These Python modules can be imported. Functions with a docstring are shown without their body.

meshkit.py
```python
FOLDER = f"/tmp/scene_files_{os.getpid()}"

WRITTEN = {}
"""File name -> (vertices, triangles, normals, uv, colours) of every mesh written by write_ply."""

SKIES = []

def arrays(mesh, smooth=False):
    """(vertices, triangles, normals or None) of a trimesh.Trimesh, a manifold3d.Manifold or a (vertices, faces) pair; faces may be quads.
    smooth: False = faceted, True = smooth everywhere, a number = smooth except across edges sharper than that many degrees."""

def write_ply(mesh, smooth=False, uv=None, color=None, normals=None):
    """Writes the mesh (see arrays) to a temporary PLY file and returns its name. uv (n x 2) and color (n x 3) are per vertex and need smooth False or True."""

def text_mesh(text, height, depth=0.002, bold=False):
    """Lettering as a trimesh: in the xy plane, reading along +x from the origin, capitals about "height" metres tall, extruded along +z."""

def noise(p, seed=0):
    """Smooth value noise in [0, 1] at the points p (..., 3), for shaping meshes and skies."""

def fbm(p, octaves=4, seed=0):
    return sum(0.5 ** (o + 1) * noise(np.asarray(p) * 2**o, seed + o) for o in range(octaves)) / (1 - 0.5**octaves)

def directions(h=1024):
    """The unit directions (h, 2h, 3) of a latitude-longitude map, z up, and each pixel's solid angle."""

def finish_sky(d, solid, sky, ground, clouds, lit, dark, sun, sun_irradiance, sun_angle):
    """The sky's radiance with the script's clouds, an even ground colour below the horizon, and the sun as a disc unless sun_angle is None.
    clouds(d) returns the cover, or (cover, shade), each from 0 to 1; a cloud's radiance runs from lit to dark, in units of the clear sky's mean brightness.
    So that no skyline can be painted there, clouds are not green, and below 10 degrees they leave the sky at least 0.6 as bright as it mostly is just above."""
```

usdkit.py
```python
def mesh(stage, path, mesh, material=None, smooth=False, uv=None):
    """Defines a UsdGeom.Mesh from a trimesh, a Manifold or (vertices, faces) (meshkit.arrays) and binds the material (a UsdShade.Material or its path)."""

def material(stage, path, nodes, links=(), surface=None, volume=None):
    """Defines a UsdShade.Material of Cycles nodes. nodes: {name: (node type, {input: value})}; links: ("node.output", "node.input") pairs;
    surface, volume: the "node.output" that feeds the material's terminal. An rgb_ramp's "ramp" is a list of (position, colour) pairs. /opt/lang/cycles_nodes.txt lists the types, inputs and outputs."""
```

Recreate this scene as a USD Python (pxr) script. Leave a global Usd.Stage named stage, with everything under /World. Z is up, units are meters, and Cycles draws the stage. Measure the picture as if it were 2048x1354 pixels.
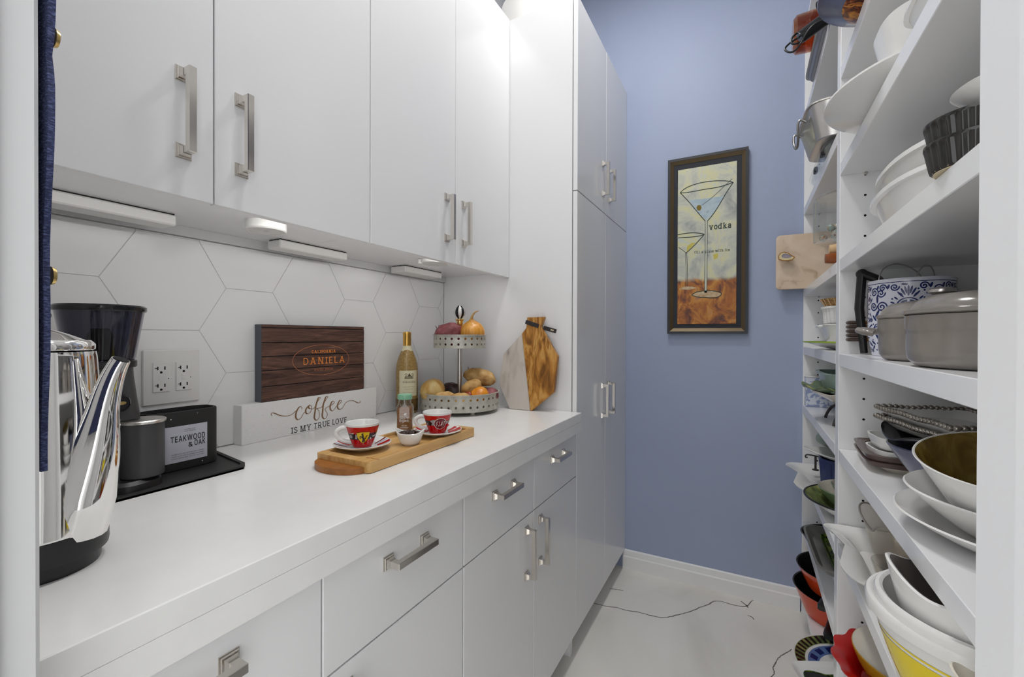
import math, random
import numpy as np, trimesh, manifold3d, usdkit, meshkit
from pxr import Usd, UsdGeom, UsdLux, UsdShade, Gf, Sdf
from shapely.geometry import Polygon, LineString, Point, MultiPolygon, box as sbox
from shapely.ops import unary_union
from shapely import affinity

stage = Usd.Stage.CreateInMemory()
UsdGeom.SetStageUpAxis(stage, UsdGeom.Tokens.z)
UsdGeom.SetStageMetersPerUnit(stage, 1.0)
UsdGeom.Xform.Define(stage, '/World')
UsdGeom.Scope.Define(stage, '/World/Looks')
random.seed(7)
PI = math.pi

# ------------------------------------------------------------------ camera
FPX, YAW, PITCH, ROLL, EYE = 880.342, .491257, .00533795, .00294793, 1.24
cy_, sy_ = math.cos(YAW), math.sin(YAW)
r_ = np.array([cy_, sy_, 0]); f_ = np.array([-sy_, cy_, 0]); u_ = np.array([0, 0, 1.])
F = f_ * math.cos(PITCH) - u_ * math.sin(PITCH); u2 = u_ * math.cos(PITCH) + f_ * math.sin(PITCH)
Rv = r_ * math.cos(ROLL) + u2 * math.sin(ROLL); Uv = u2 * math.cos(ROLL) - r_ * math.sin(ROLL)
cam = UsdGeom.Camera.Define(stage, '/World/camera')
cam.AddTransformOp().Set(Gf.Matrix4d(*Rv, 0, *Uv, 0, *(-F), 0, 0, 0, EYE, 1))
cam.CreateFocalLengthAttr(FPX / 2048 * 36); cam.CreateHorizontalApertureAttr(36.0)
cam.CreateVerticalApertureAttr(36.0 * 1354 / 2048); cam.CreateClippingRangeAttr(Gf.Vec2f(.01, 100))
cam.CreateExposureAttr(.97)
# ------------------------------------------------------------------ light
dome = UsdLux.DomeLight.Define(stage, '/World/adjoining_room_daylight'); dome.CreateIntensityAttr(.33); dome.CreateColorAttr(Gf.Vec3f(.97, .985, 1.0))  # stands for the unseen adjoining room, lights the pantry through the doorway
for i, (x, y, r, e) in enumerate([(-.42, 1.50, .14, 27.0), (-.36, .62, .12, 29.0)]):  # both out of view; the second is added to brighten the near cabinets
    lamp = UsdLux.DiskLight.Define(stage, '/World/ceiling_lamp' + ('_%03d' % i if i else '')); lamp.CreateRadiusAttr(r); lamp.CreateIntensityAttr(e); lamp.CreateColorAttr(Gf.Vec3f(1, .995, .985))
    lamp.AddTranslateOp().Set(Gf.Vec3d(x, y, 3.125))
LED = 10.0     # added fill strips hidden behind the wall cabinet lip, aimed at tiles and worktop
for i, (a, b) in enumerate([(.14, .835), (.848, 1.50)]):
    e = UsdLux.RectLight.Define(stage, '/World/led_strip' + ('_%03d' % i if i else '')); e.CreateWidthAttr(b - a); e.CreateHeightAttr(.011); e.CreateIntensityAttr(LED); e.CreateColorAttr(Gf.Vec3f(1, .99, .97))
    zx = np.array([.50, 0, .866]); e.AddTransformOp().Set(Gf.Matrix4d(0, 1, 0, 0, *np.cross(zx, [0, 1, 0]), 0, *zx, 0, -.8968, (a + b) / 2, 1.4945, 1))

# ------------------------------------------------------------------ scene helpers
_names = {}
def path_of(name, parent=None):
    base = (parent.GetPath().pathString if parent else '/World') + '/' + name
    n = _names.get(base, 0); _names[base] = n + 1
    return base if n == 0 else base + '_%03d' % n
def tag(p, label=None, cat=None, group=None, kind=None):
    for k, v in (('label', label), ('category', cat), ('group', group), ('kind', kind)):
        if v: p.SetCustomDataByKey(k, v)
    return p
def obj(name, mesh, mat, parent=None, label=None, smooth=35, kind=None):
    p = usdkit.mesh(stage, path_of(name, parent), mesh, '/World/Looks/' + mat, smooth=smooth).GetPrim()
    return tag(p, label, None, None, kind)
def thing(name, label, cat, loc=(0, 0, 0), rz=0, group=None):
    x = UsdGeom.Xform.Define(stage, path_of(name)); x.AddTranslateOp().Set(Gf.Vec3d(*map(float, loc)))
    x.AddRotateZOp().Set(float(math.degrees(rz)))
    return tag(x.GetPrim(), label, cat, group)
def single(name, mesh, mat, label, cat, group=None, smooth=35, kind=None):
    return tag(obj(name, mesh, mat, None, None, smooth), label, cat, group, kind)
def struct(name, mesh, mat, smooth=False):
    return tag(obj(name, mesh, mat, None, None, smooth), kind='structure')
def dup(root, loc, rz=0, label=None, group=None):
    w = root.GetCustomData(); base = root.GetName().split('_0')[0]
    r = thing(base, label or w['label'], w['category'], loc, rz, group or w.get('group'))
    r.GetReferences().AddInternalReference(root.GetPath()); r.SetInstanceable(True)
    return r
# ------------------------------------------------------------------ materials
def srgb(h):
    if isinstance(h, str):
        c = [int(h[i:i + 2], 16) / 255 for i in (0, 2, 4)]
        return tuple(x / 12.92 if x <= .04045 else ((x + .055) / 1.055) ** 2.4 for x in c)
    return h
def M(name, col, rough=.5, metal=0, **kw):
    usdkit.material(stage, '/World/Looks/' + name, {'p': ('principled_bsdf', dict(base_color=srgb(col), roughness=rough, metallic=metal, **kw))}, surface='p.BSDF')
def MN(name, stops, scale=(5, 5, 5), rough=.5, detail=4, dist=0, bump=0, bscale=None, metal=0, rot=(0, 0, 0), nr=.5, **kw):
    """noise-ramped colour; scale stretches the grain"""
    n = {'g': ('geometry', {}), 'm': ('mapping', dict(scale=scale, rotation=rot)), 'n': ('noise_texture', dict(scale=1.0, detail=detail, distortion=dist, roughness=nr)),
         'r': ('rgb_ramp', dict(ramp=[(a, srgb(c)) for a, c in stops])), 'p': ('principled_bsdf', dict(roughness=rough, metallic=metal, **kw))}
    L = [('g.position', 'm.vector'), ('m.vector', 'n.vector'), ('n.fac', 'r.fac'), ('r.color', 'p.base_color')]
    if bump:
        n['b'] = ('bump', dict(strength=bump, distance=.002))
        if bscale:
            n['n2'] = ('noise_texture', dict(scale=bscale, detail=3)); L += [('g.position', 'n2.vector'), ('n2.fac', 'b.height')]
        else: L.append(('n.fac', 'b.height'))
        L.append(('b.normal', 'p.normal'))
    usdkit.material(stage, '/World/Looks/' + name, n, L, surface='p.BSDF')
def MG(name, col=(1, 1, 1), rough=.02, k=.75):
    usdkit.material(stage, '/World/Looks/' + name, {'t': ('transparent_bsdf', dict(color=srgb(col))), 'g': ('glossy_bsdf', dict(color=(1, 1, 1), roughness=rough)), 'f': ('layer_weight', dict(blend=.5)), 'q': ('math', dict(math_type='power', value2=3.5)), 'a': ('math', dict(math_type='multiply_add', value2=k, value3=.04)), 'x': ('mix_closure', {})},
                    [('f.facing', 'q.value1'), ('q.value', 'a.value1'), ('a.value', 'x.fac'), ('t.BSDF', 'x.closure1'), ('g.BSDF', 'x.closure2')], surface='x.closure')
MN('wall_white', [(0, 'e8e8e8'), (1, 'eeeeee')], (3, 3, 3), .6)
MN('wall_blue', [(0.3, '9aa5c0'), (.7, 'a1acc6')], (1.3, 1.3, 1.3), .55, bump=.12, bscale=220)
M('ceiling_white', 'e0e0e0', .8)
M('trim_white', 'cfcfd0', .35); M('baseboard_white', 'ececec', .3)
M('laminate', 'ededee', .19)
M('laminate_edge', 'eeeeee', .3)
M('cabinet_inside', '9a9a9a', .6)
MN('quartz', [(.3, 'ebeae8'), (.7, 'f0efed')], (14, 14, 14), .22)
MN('tile_white', [(.3, 'e9e9e9'), (.7, 'eeeeee')], (2, 2, 2), .25)
M('grout', 'dedede', .9)
MN('marble_floor', [(.25, 'dad6cd'), (.5, 'eae7df'), (.75, 'f0ede6')], (2.2, 1.6, 2), .3, detail=7, dist=1.2)
MN('vein', [(.3, '4a4542'), (.7, '8f8880')], (30, 30, 30), .4)
M('nickel', (.66, .62, .57), .16, 1)
M('chrome', (.88, .87, .85), .045, 1)
M('steel', (.62, .60, .57), .28, 1)
M('dark_steel', (.30, .29, .28), .35, 1)
MN('galvanized', [(.25, 'a9a79d'), (.55, 'bdbbb1'), (.8, 'cac8bf')], (45, 45, 45), .42, metal=.25)
M('black_plastic', (.012, .012, .013), .35)
M('black_rubber', (.014, .014, .014), .6)
M('black_gloss', (.01, .01, .012), .12)
M('grey_plastic', (.05, .05, .052), .4)
M('dark_void', (.004, .004, .004), .8)
M('white_plastic', 'e2e1de', .4)
M('white_porcelain', 'e6e5e2', .12)
M('cream_porcelain', 'ddd6c8', .15)
M('brass', (.78, .57, .22), .25, 1)
M('gold_foil', (.72, .42, .10), .28, 1)
MG('smoke_plastic', (.44, .44, .50), .06)
MG('clear_glass', (.975, .985, .98), .02, .5)
MG('jar_glass', (.96, .96, .95), .03, .4)
MG('amber_glass', (.74, .40, .20), .05)
MG('taupe_glass', (.96, .94, .91), .03, .35)
MN('denim', [(.35, '1f2440'), (.5, '2c3356'), (.7, '565f86')], (300, 300, 900), .9, bump=.6)
MN('dark_wood', [(.28, '2a1914'), (.45, '4d3229'), (.6, '69493b'), (.75, '8a6a58')], (20, 7, 75), .55, detail=8, dist=1.2, bump=.35, nr=.65)
M('copper_print', 'e58a3c', .5); M('copper_print_dim', 'b5714c', .6)
M('box_grey', '55585f', .6)
MN('distressed_white', [(.24, 'cfcdc8'), (.34, 'ebeae8'), (1, 'f0efee')], (160, 110, 210), .6, bump=.2)
M('print_brown', '8a6849', .6); M('print_black', '2b2b2d', .6); M('print_dark', '3b3b3f', .7); M('print_white', 'efefec', .5)
M('label_paper', 'c3c4cf', .6); M('label_cream', 'e0d8b8', .6); M('label_ink', '50492f', .6)
MN('bamboo', [(.3, 'b98a4c'), (.5, 'cda163'), (.7, 'd9b277')], (90, 3, 60), .4, detail=4)
MN('bamboo_brown', [(.3, '8a531f'), (.7, 'a86a2c')], (60, 6, 60), .4)
MN('mango_wood', [(.25, '4a2c0e'), (.4, '8f5c20'), (.5, 'b87f35'), (.58, 'cf9e55'), (.66, '8a561d'), (.78, 'c08a3e')], (15, 13, 5), .38, detail=8, dist=2.6, rot=(0, .35, 0))
MN('mango_wood_light', [(.3, 'a67b45'), (.7, 'c9a673')], (40, 40, 8), .4, detail=5, dist=1.5)
MN('marble_white', [(.27, '8f8a86'), (.37, 'b9b0a7'), (.55, 'cbc3ba'), (1, 'd3ccc4')], (14, 14, 5), .3, detail=7, dist=1.6)
MN('marble_beige', [(.28, 'a88d72'), (.4, 'd2bba3'), (.7, 'dcc8b2')], (14, 14, 14), .35, detail=7, dist=.8)
MN('agate_rim', [(.3, '7a4b10'), (.7, 'a9762a')], (40, 40, 40), .15)
M('agate_cream', 'd8c79c', .12); MN('agate_grey', [(.3, '7d7580'), (.7, 'a49ba6')], (90, 90, 90), .1)
M('leather', '2c2729', .55)
MN('cup_red', [(0, 'b3060d'), (1, 'c00a12')], (3, 3, 3), .12)
M('cup_black', '141214', .2); M('cup_yellow', 'e3c21c', .25); M('cup_grey', '9c9a98', .25); M('cup_maroon', '6d0a14', .2); M('cup_lilac', 'b9b3cf', .2)
MN('coffee_bean', [(.3, '1d0f0a'), (.7, '43261a')], (200, 200, 200), .5)
MN('spice', [(.3, '7a4d22'), (.7, '9b6a34')], (300, 300, 300), .9)
M('jar_lid', '7fb596', .35)
MN('wine', [(.3, '8c7040'), (.6, 'a98b52'), (.8, 'b99e66')], (160, 160, 160), .25)
MN('wine_low', [(.3, '4d3a1c'), (.7, '7a6134')], (40, 40, 40), .25)
MN('onion_skin', [(.25, 'a9661c'), (.5, 'd08f35'), (.75, 'e3ae5c')], (60, 60, 14), .35, detail=5, dist=.8)
MN('onion_pale', [(.25, 'a5742e'), (.5, 'c9a059'), (.75, 'd9c48a')], (24, 24, 14), .35, detail=5, dist=.8)
MN('onion_orange', [(.25, 'c46d0d'), (.6, 'eb9a24'), (.8, 'f2b14a')], (40, 40, 20), .3)
MN('onion_peel', [(.3, '7a2c16'), (.7, 'a84c22')], (60, 60, 60), .4)
MN('potato_tan', [(.2, '7a5428'), (.4, 'b58a4e'), (.6, 'caa468'), (.8, 'd8b980')], (38, 38, 38), .6, detail=6, bump=.4)
MN('potato_red', [(.25, '5f2a30'), (.5, '8c4a4f'), (.75, 'a8686a')], (38, 38, 38), .55, detail=5, bump=.35)
MN('dark_veg', [(.3, '1c0d0e'), (.7, '3f2420')], (60, 60, 60), .45)
M('sprout', '5d4650', .7)
MN('charcoal_glaze', [(.3, '232221'), (.7, '3a3937')], (40, 40, 10), .12)
M('bisque', 'cdbfa0', .7)
MN('grey_glaze', [(.3, '77716b'), (.6, '8c8680'), (.8, '9b958d')], (14, 14, 5), .15, detail=4)
MN('blue_white', [(0, 'd5d7e4'), (1, 'dfe0ea')], (5, 5, 5), .15)
M('cobalt', '1d2a63', .2); M('cobalt_light', '5e79ac', .2)
MN('slate_blue_glaze', [(.3, '4c5069'), (.7, '6b6f88')], (18, 18, 18), .2)
MN('olive_glaze', [(.25, '4c3a12'), (.45, '6d5622'), (.65, '8a7438'), (.8, '5a4316')], (16, 16, 16), .1, detail=5, dist=1.5)
M('brown_glaze', '54443e', .2); M('taupe_clay', '98908a', .5)
MN('pewter', [(.3, '7a736b'), (.7, 'a9a39a')], (90, 90, 90), .22, metal=.7)
M('yellow_glaze', 'e8cf08', .12); MN('pebble_mix', [(.3, '4c3b36'), (.42, '8b7f78'), (.5, '6fa39c'), (.56, '9a6b3a'), (.65, 'b9b0a8'), (.75, '6b4a3c')], (60, 60, 60), .2, detail=1); M('gold_glaze', 'a9801c', .2)
MN('red_glaze', [(.3, 'a3090a'), (.7, 'c4100f')], (12, 12, 12), .15)
MN('red_dots', [(.45, '8c1a10'), (.55, 'c98f2e')], (120, 120, 120), .25, detail=1)
M('orange_enamel', 'd5491f', .15); M('pan_black', (.008, .008, .009), .35)
M('green_glaze', '6f8466', .2); M('teal_glaze', '8fa39a', .2); M('lime_rim', '9cb83f', .25)
MN('green_mottle', [(.3, '2f3d2a'), (.5, '6d7b48'), (.7, 'a5a262')], (30, 30, 30), .2)
MN('grass_print', [(.35, '1b2c12'), (.5, '41591f'), (.65, '8aa03a'), (.8, '24502b')], (60, 15, 120), .35, dist=1.2)
MN('blue_tile', [(.42, '8d9bc0'), (.52, 'd2d7e2')], (70, 70, 70), .3, detail=1)
M('navy_glaze', '223263', .2); M('iron', (.03, .022, .02), .5)
M('grey_tray', '6d6c6a', .4); M('tray_blue', '46689a', .3)
MN('flower_print', [(.3, '3b1a0c'), (.45, '7a3a16'), (.6, 'c9852a'), (.75, '5a1d12')], (38, 38, 38), .25, detail=5, dist=2)
MN('wicker', [(.35, '6d4a24'), (.55, 'b08a55'), (.7, 'c9a56e')], (40, 220, 120), .7, bump=.5)
M('wood_plain', '9a6b3a', .5); M('wood_pale', 'd3b183', .5); M('wood_amber', '8a4716', .3); M('wood_dark_end', '3f3028', .5)
M('frame_black', '22242c', .4); M('frame_gold', '6a5a42', .35, .5); M('mat_black', '23262f', .7)
M('ink_line', '33403c', .7); M('paint_pale', 'cfd0c0', .7); M('paint_yellow', 'c9bb58', .7); M('paint_olive', '7d6a1e', .7)
MN('paint_liquid', [(.3, '9fb3c0'), (.6, 'b6c6cc'), (.8, '8f98b4')], (25, 25, 25), .7, detail=5)
MN('paint_base', [(.3, 'b08a62'), (.6, 'd3c2a0'), (.8, '8c7468')], (40, 40, 40), .7)
def painting():
    n = {'g': ('geometry', {}), 's': ('separate_xyz', {}), 'm': ('mapping', dict(scale=(9, 9, 9))), 'n': ('noise_texture', dict(scale=1., detail=8, roughness=.62, distortion=.8)),
         'm2': ('mapping', dict(scale=(14, 14, 11), location=(3, 1, 2))), 'n2': ('noise_texture', dict(scale=1., detail=7, roughness=.6, distortion=1.)),
         'up': ('rgb_ramp', dict(ramp=[(.28, srgb('8d9090')), (.4, srgb('b5b7ae')), (.5, srgb('c9cab6')), (.58, srgb('d2cf9f')), (.66, srgb('c3c9c4')), (.78, srgb('a9bac4'))])),
         'dn': ('rgb_ramp', dict(ramp=[(.25, srgb('3d2a30')), (.4, srgb('6e3e2a')), (.5, srgb('a86428')), (.6, srgb('c98b3a')), (.7, srgb('7a5560')), (.82, srgb('5a3a3a'))])),
         'a': ('math', dict(math_type='multiply_add', value2=.05, value3=0.)), 'ad': ('math', dict(math_type='add')), 'st': ('map_range', dict(range_type='smoothstep', from_min=1.535, from_max=1.56, to_min=0., to_max=1., clamp=True)),
         'x': ('mix', {}), 'p': ('principled_bsdf', dict(roughness=.5))}
    L = [('g.position', 'm.vector'), ('m.vector', 'n.vector'), ('g.position', 'm2.vector'), ('m2.vector', 'n2.vector'), ('g.position', 's.vector'), ('n.fac', 'up.fac'), ('n2.fac', 'dn.fac'),
         ('n.fac', 'a.value1'), ('a.value', 'ad.value1'), ('s.z', 'ad.value2'), ('ad.value', 'st.value'), ('st.result', 'x.fac'), ('dn.color', 'x.color1'), ('up.color', 'x.color2'), ('x.color', 'p.base_color')]
    usdkit.material(stage, '/World/Looks/painting', n, L, surface='p.BSDF')
painting()
# ------------------------------------------------------------------ mesh helpers
def TM(v, f): return trimesh.Trimesh(np.asarray(v, float), np.asarray(f, int), process=False)
def cat(*ms): return trimesh.util.concatenate([m for m in ms if m is not None])
def mv(m, t=(0, 0, 0), rx=0, ry=0, rz=0, s=None):
    m = m.copy()
    if s is not None: m.apply_scale(s)
    for a, ax in ((rx, (1, 0, 0)), (ry, (0, 1, 0)), (rz, (0, 0, 1))):
        if a: m.apply_transform(trimesh.transformations.rotation_matrix(a, ax))
    m.apply_translation(t); return m
def bx(x0, x1, y0, y1, z0, z1, b=0):
    lo, hi = np.array([x0, y0, z0], float), np.array([x1, y1, z1], float)
    if b <= 0: return mv(trimesh.creation.box(extents=hi - lo), (lo + hi) / 2)
    b = min(b, .45 * (hi - lo).min()); pts = []
    for i in (0, 1):
        for j in (0, 1):
            for k in (0, 1):
                c = np.array([hi[0] if i else lo[0], hi[1] if j else lo[1], hi[2] if k else lo[2]]); d = np.array([-1 if i else 1, -1 if j else 1, -1 if k else 1]) * b
                for ax in range(3): q = c + d; q[ax] = c[ax]; pts.append(q)
    return trimesh.Trimesh(pts).convex_hull
def clean(v, f):
    m = trimesh.Trimesh(np.asarray(v, float), np.asarray(f, int), process=True)
    m.update_faces(m.nondegenerate_faces()); return m
def rev(prof, n=48, f=None, closed=False):
    v, F_ = [], []; k = len(prof)
    for i, (r, z) in enumerate(prof):
        for j in range(n):
            a = 2 * PI * j / n
            v.append((r * math.cos(a), r * math.sin(a), z) if f is None else f(a, r, z, i))
    for i in range(k if closed else k - 1):
        i2 = (i + 1) % k
        for j in range(n):
            a, b, c, d = i * n + j, i * n + (j + 1) % n, i2 * n + (j + 1) % n, i2 * n + j
            F_ += [(a, b, c), (a, c, d)]
    return clean(v, F_)
def bowl(R, h, foot, t=.004, n=48, pw=2.2, f=None, lip=0):
    """outer profile from foot to rim, back down inside"""
    k = 9; out = [(0, 0.0), (foot * .9, 0.0), (foot, .002)]
    for i in range(1, k + 1):
        s = i / k; out.append((foot + (R - foot) * (s ** (1 / pw)), .002 + (h - .002) * s))
    out.append((R - t * .5, h + t * .4))
    inn = []
    for i in range(k, 0, -1):
        s = i / k; inn.append((max(foot + (R - foot) * (s ** (1 / pw)) - t, .001), .002 + t + (h - .002 - t) * s))
    return rev(out + inn + [(foot * .8, t + .002), (0, t + .002)], n, f)
def inner(R, h, foot, t=.004, pw=2.2, e=.0006, s0=.12):
    """the inside surface of bowl(), a hair above it, from rim to centre"""
    o = [(R - t * .5 - e, h + t * .4 + e)]
    for s in np.linspace(1, s0, 10): o.append((max(foot + (R - foot) * (s ** (1 / pw)) - t - e, .001), .002 + t + (h - .002 - t) * s + e))
    return o + [(foot * .8, t + .002 + e), (0, t + .002 + e)]
def oval(a, b):     # stretch of a unit-ish revolve
    return lambda th, r, z, i: (r * a * math.cos(th), r * b * math.sin(th), z)
def wav(k, amp, dz=0, r0=.6, ph=0, a=1, b=1, Rm=1):
    def f(th, r, z, i):
        s = max(0, (r / Rm - r0) / (1 - r0)); q = r * (1 + amp * s * math.cos(k * th + ph))
        return (q * a * math.cos(th), q * b * math.sin(th), z + dz * s * math.cos(k * th + ph))
    return f
def sup(z, a, b, p=4, n=48, cx=0, cy=0):
    out = []
    for j in range(n):
        t = 2 * PI * j / n; c, s = math.cos(t), math.sin(t)
        out.append((cx + a * math.copysign(abs(c) ** (2 / p), c), cy + b * math.copysign(abs(s) ** (2 / p), s), z))
    return np.array(out)
def loft(secs, cap=True):
    n = len(secs[0]); v = [np.asarray(s, float) for s in secs]; F_ = []
    for i in range(len(secs) - 1):
        for j in range(n):
            a, b, c, d = i * n + j, i * n + (j + 1) % n, (i + 1) * n + (j + 1) % n, (i + 1) * n + j
            F_ += [(a, b, c), (a, c, d)]
    V = np.vstack(v)
    if cap:
        c0, c1 = len(V), len(V) + 1; V = np.vstack([V, v[0].mean(0), v[-1].mean(0)]); e = (len(secs) - 1) * n
        for j in range(n): F_ += [(c0, (j + 1) % n, j), (c1, e + j, e + (j + 1) % n)]
    return clean(V, F_)
def tub(a0, b0, a1, b1, h, t=.005, p=5, n=56, lip=0):
    """rectangular-ish dish: outside up, inside down"""
    S = [sup(0, a0 * .96, b0 * .96, p, n), sup(.003, a0, b0, p, n), sup(h * .5, (a0 + a1) / 2, (b0 + b1) / 2, p, n)]
    if lip: S += [sup(h - .004, a1, b1, p, n), sup(h - .004, a1 + lip, b1 + lip, p, n), sup(h, a1 + lip, b1 + lip, p, n)]
    S += [sup(h, a1, b1, p, n), sup(h, a1 - t, b1 - t, p, n), sup(h * .5, (a0 + a1) / 2 - t, (b0 + b1) / 2 - t, p, n), sup(t, a0 - t, b0 - t, p, n)]
    return loft(S)
def tube(pts, r, n=8, closed=False, flat=None):
    P = np.array(pts, float); k = len(P); rr = np.broadcast_to(np.asarray(r, float), (k,))
    T = np.gradient(P, axis=0) if not closed else np.roll(P, -1, 0) - np.roll(P, 1, 0)
    T /= np.maximum(np.linalg.norm(T, axis=1, keepdims=True), 1e-9)
    up = np.array([0, 0, 1.]) if abs(T[0][2]) < .9 else np.array([1., 0, 0]); N = np.cross(T[0], up); N /= np.linalg.norm(N); secs = []
    for i in range(k):
        N = N - T[i] * (N @ T[i]); N /= np.linalg.norm(N); B = np.cross(T[i], N)
        w, h = (rr[i], rr[i]) if flat is None else (rr[i], rr[i] * flat)
        secs.append([P[i] + N * w * math.cos(2 * PI * j / n) + B * h * math.sin(2 * PI * j / n) for j in range(n)])
    return loft(secs + ([secs[0]] if closed else []), cap=not closed)
def smooth_path(pts, n=40):
    from scipy.interpolate import CubicSpline
    P = np.array(pts, float); d = np.r_[0, np.cumsum(np.linalg.norm(np.diff(P, axis=0), axis=1))]
    return CubicSpline(d, P)(np.linspace(0, d[-1], n))
def hull_s(*sph):
    pts = []
    for (c, r) in sph: pts.append(trimesh.creation.icosphere(2, r).vertices + np.array(c))
    return trimesh.Trimesh(np.vstack(pts)).convex_hull
def polys(g): return [] if g.is_empty else [p for p in getattr(g, 'geoms', [g]) if p.geom_type == 'Polygon' and p.area > 1e-9]
def ext(shape, d): 
    ms = [trimesh.creation.extrude_polygon(p, d, engine='earcut') for p in polys(shape)]
    return cat(*ms) if ms else None
WALLX = (np.array([0, 1., 0]), np.array([0, 0, 1.]), np.array([1., 0, 0]))     # prints reading along +y, facing +x
WALLY = (np.array([1., 0, 0]), np.array([0, 0, 1.]), np.array([0, -1., 0]))    # prints reading along +x, facing -y
FLAT = (np.array([1., 0, 0]), np.array([0, 1., 0]), np.array([0, 0, 1.]))
def put(m, o, fr):
    m = m.copy(); v = m.vertices; m.vertices = np.asarray(o) + v[:, :1] * fr[0] + v[:, 1:2] * fr[1] + v[:, 2:3] * fr[2]; return m
_glyph = {}
def letters(text, h, serif=False, bold=False, squeeze=1.0, width=None, gap=.14):
    """lettering as a flat shape; caps h tall, from the origin along +x"""
    out, x = [], 0.0
    for ch in text:
        if ch == ' ': x += .45; continue
        if (ch, serif, bold) not in _glyph:
            m = meshkit.text_mesh(ch, 1.0, .01, bold); v, f = m.vertices, m.faces; t = f[(np.abs(v[f][:, :, 2]) < 1e-6).all(1)]
            g = unary_union([Polygon(v[k][:, :2]).buffer(1e-4) for k in t]); x0, y0, x1, y1 = g.bounds
            g = affinity.translate(g, -x0, 0)
            if serif:
                add = []; lo = 0.0 if y0 > -.05 else y0
                for yy in (lo, max(y1 - .0, .5)):
                    top = yy > .3
                    st = g.intersection(sbox(-1, yy - .07 if top else yy, 3, yy if top else yy + .07))
                    for p in polys(st):
                        a, _, b, _ = p.bounds
                        if b - a < .34: add.append(sbox(a - .13, yy - .085 if top else yy, b + .13, yy if top else yy + .085))
                g = unary_union([g] + add); g = affinity.translate(g, -g.bounds[0], 0)
            _glyph[(ch, serif, bold)] = g
        g = _glyph[(ch, serif, bold)]; out.append(affinity.translate(g, x, 0)); x += g.bounds[2] + gap
    g = unary_union(out); g = affinity.scale(g, h * squeeze, h, origin=(0, 0))
    if width: g = affinity.scale(g, width / g.bounds[2], 1, origin=(0, 0))
    return g
def wrap(shape, rf, a0, eps=.0004, step=.003):
    """a flat shape (arc length, height) laid on a round surface of radius rf(z) around angle a0"""
    vs, fs, n = [], [], 0
    x0, y0, x1, y1 = shape.bounds; k = max(1, int((x1 - x0) / step) + 1); w = (x1 - x0) / k; ky = max(1, int((y1 - y0) / .006) + 1); hy = (y1 - y0) / ky
    for i in range(k):
        for jy in range(ky):
            for p in polys(shape.intersection(sbox(x0 + i * w, y0 + jy * hy, x0 + (i + 1) * w, y0 + (jy + 1) * hy))):
                v, f = trimesh.creation.triangulate_polygon(p, engine='earcut'); vs.append(v); fs.append(f + n); n += len(v)
    v, f = np.vstack(vs), np.vstack(fs); R0 = rf((y0 + y1) / 2); out = []
    for s, t in v: r = rf(t) + eps; a = a0 + s / R0; out.append((r * math.cos(a), r * math.sin(a), t))
    out = np.array(out); e = out[f]; nrm = np.cross(e[:, 1] - e[:, 0], e[:, 2] - e[:, 0]); c = e.mean(1); flip = (nrm[:, :2] * c[:, :2]).sum(1) < 0
    f = f.copy(); f[flip] = f[flip][:, ::-1]
    return TM(out, f)
def stroke(pts, w, n=60):
    P = smooth_path(pts, n); return LineString(P).buffer(w / 2)
def calli(pts, thin, thick, n=90):
    P = smooth_path(pts, n); T = np.gradient(P, axis=0); T /= np.maximum(np.linalg.norm(T, axis=1, keepdims=True), 1e-9)
    return unary_union([LineString([P[i], P[i + 1]]).buffer((thin + (thick - thin) * max(0, -T[i][1]) ** 1.5) / 2, 4) for i in range(n - 1)])
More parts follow.
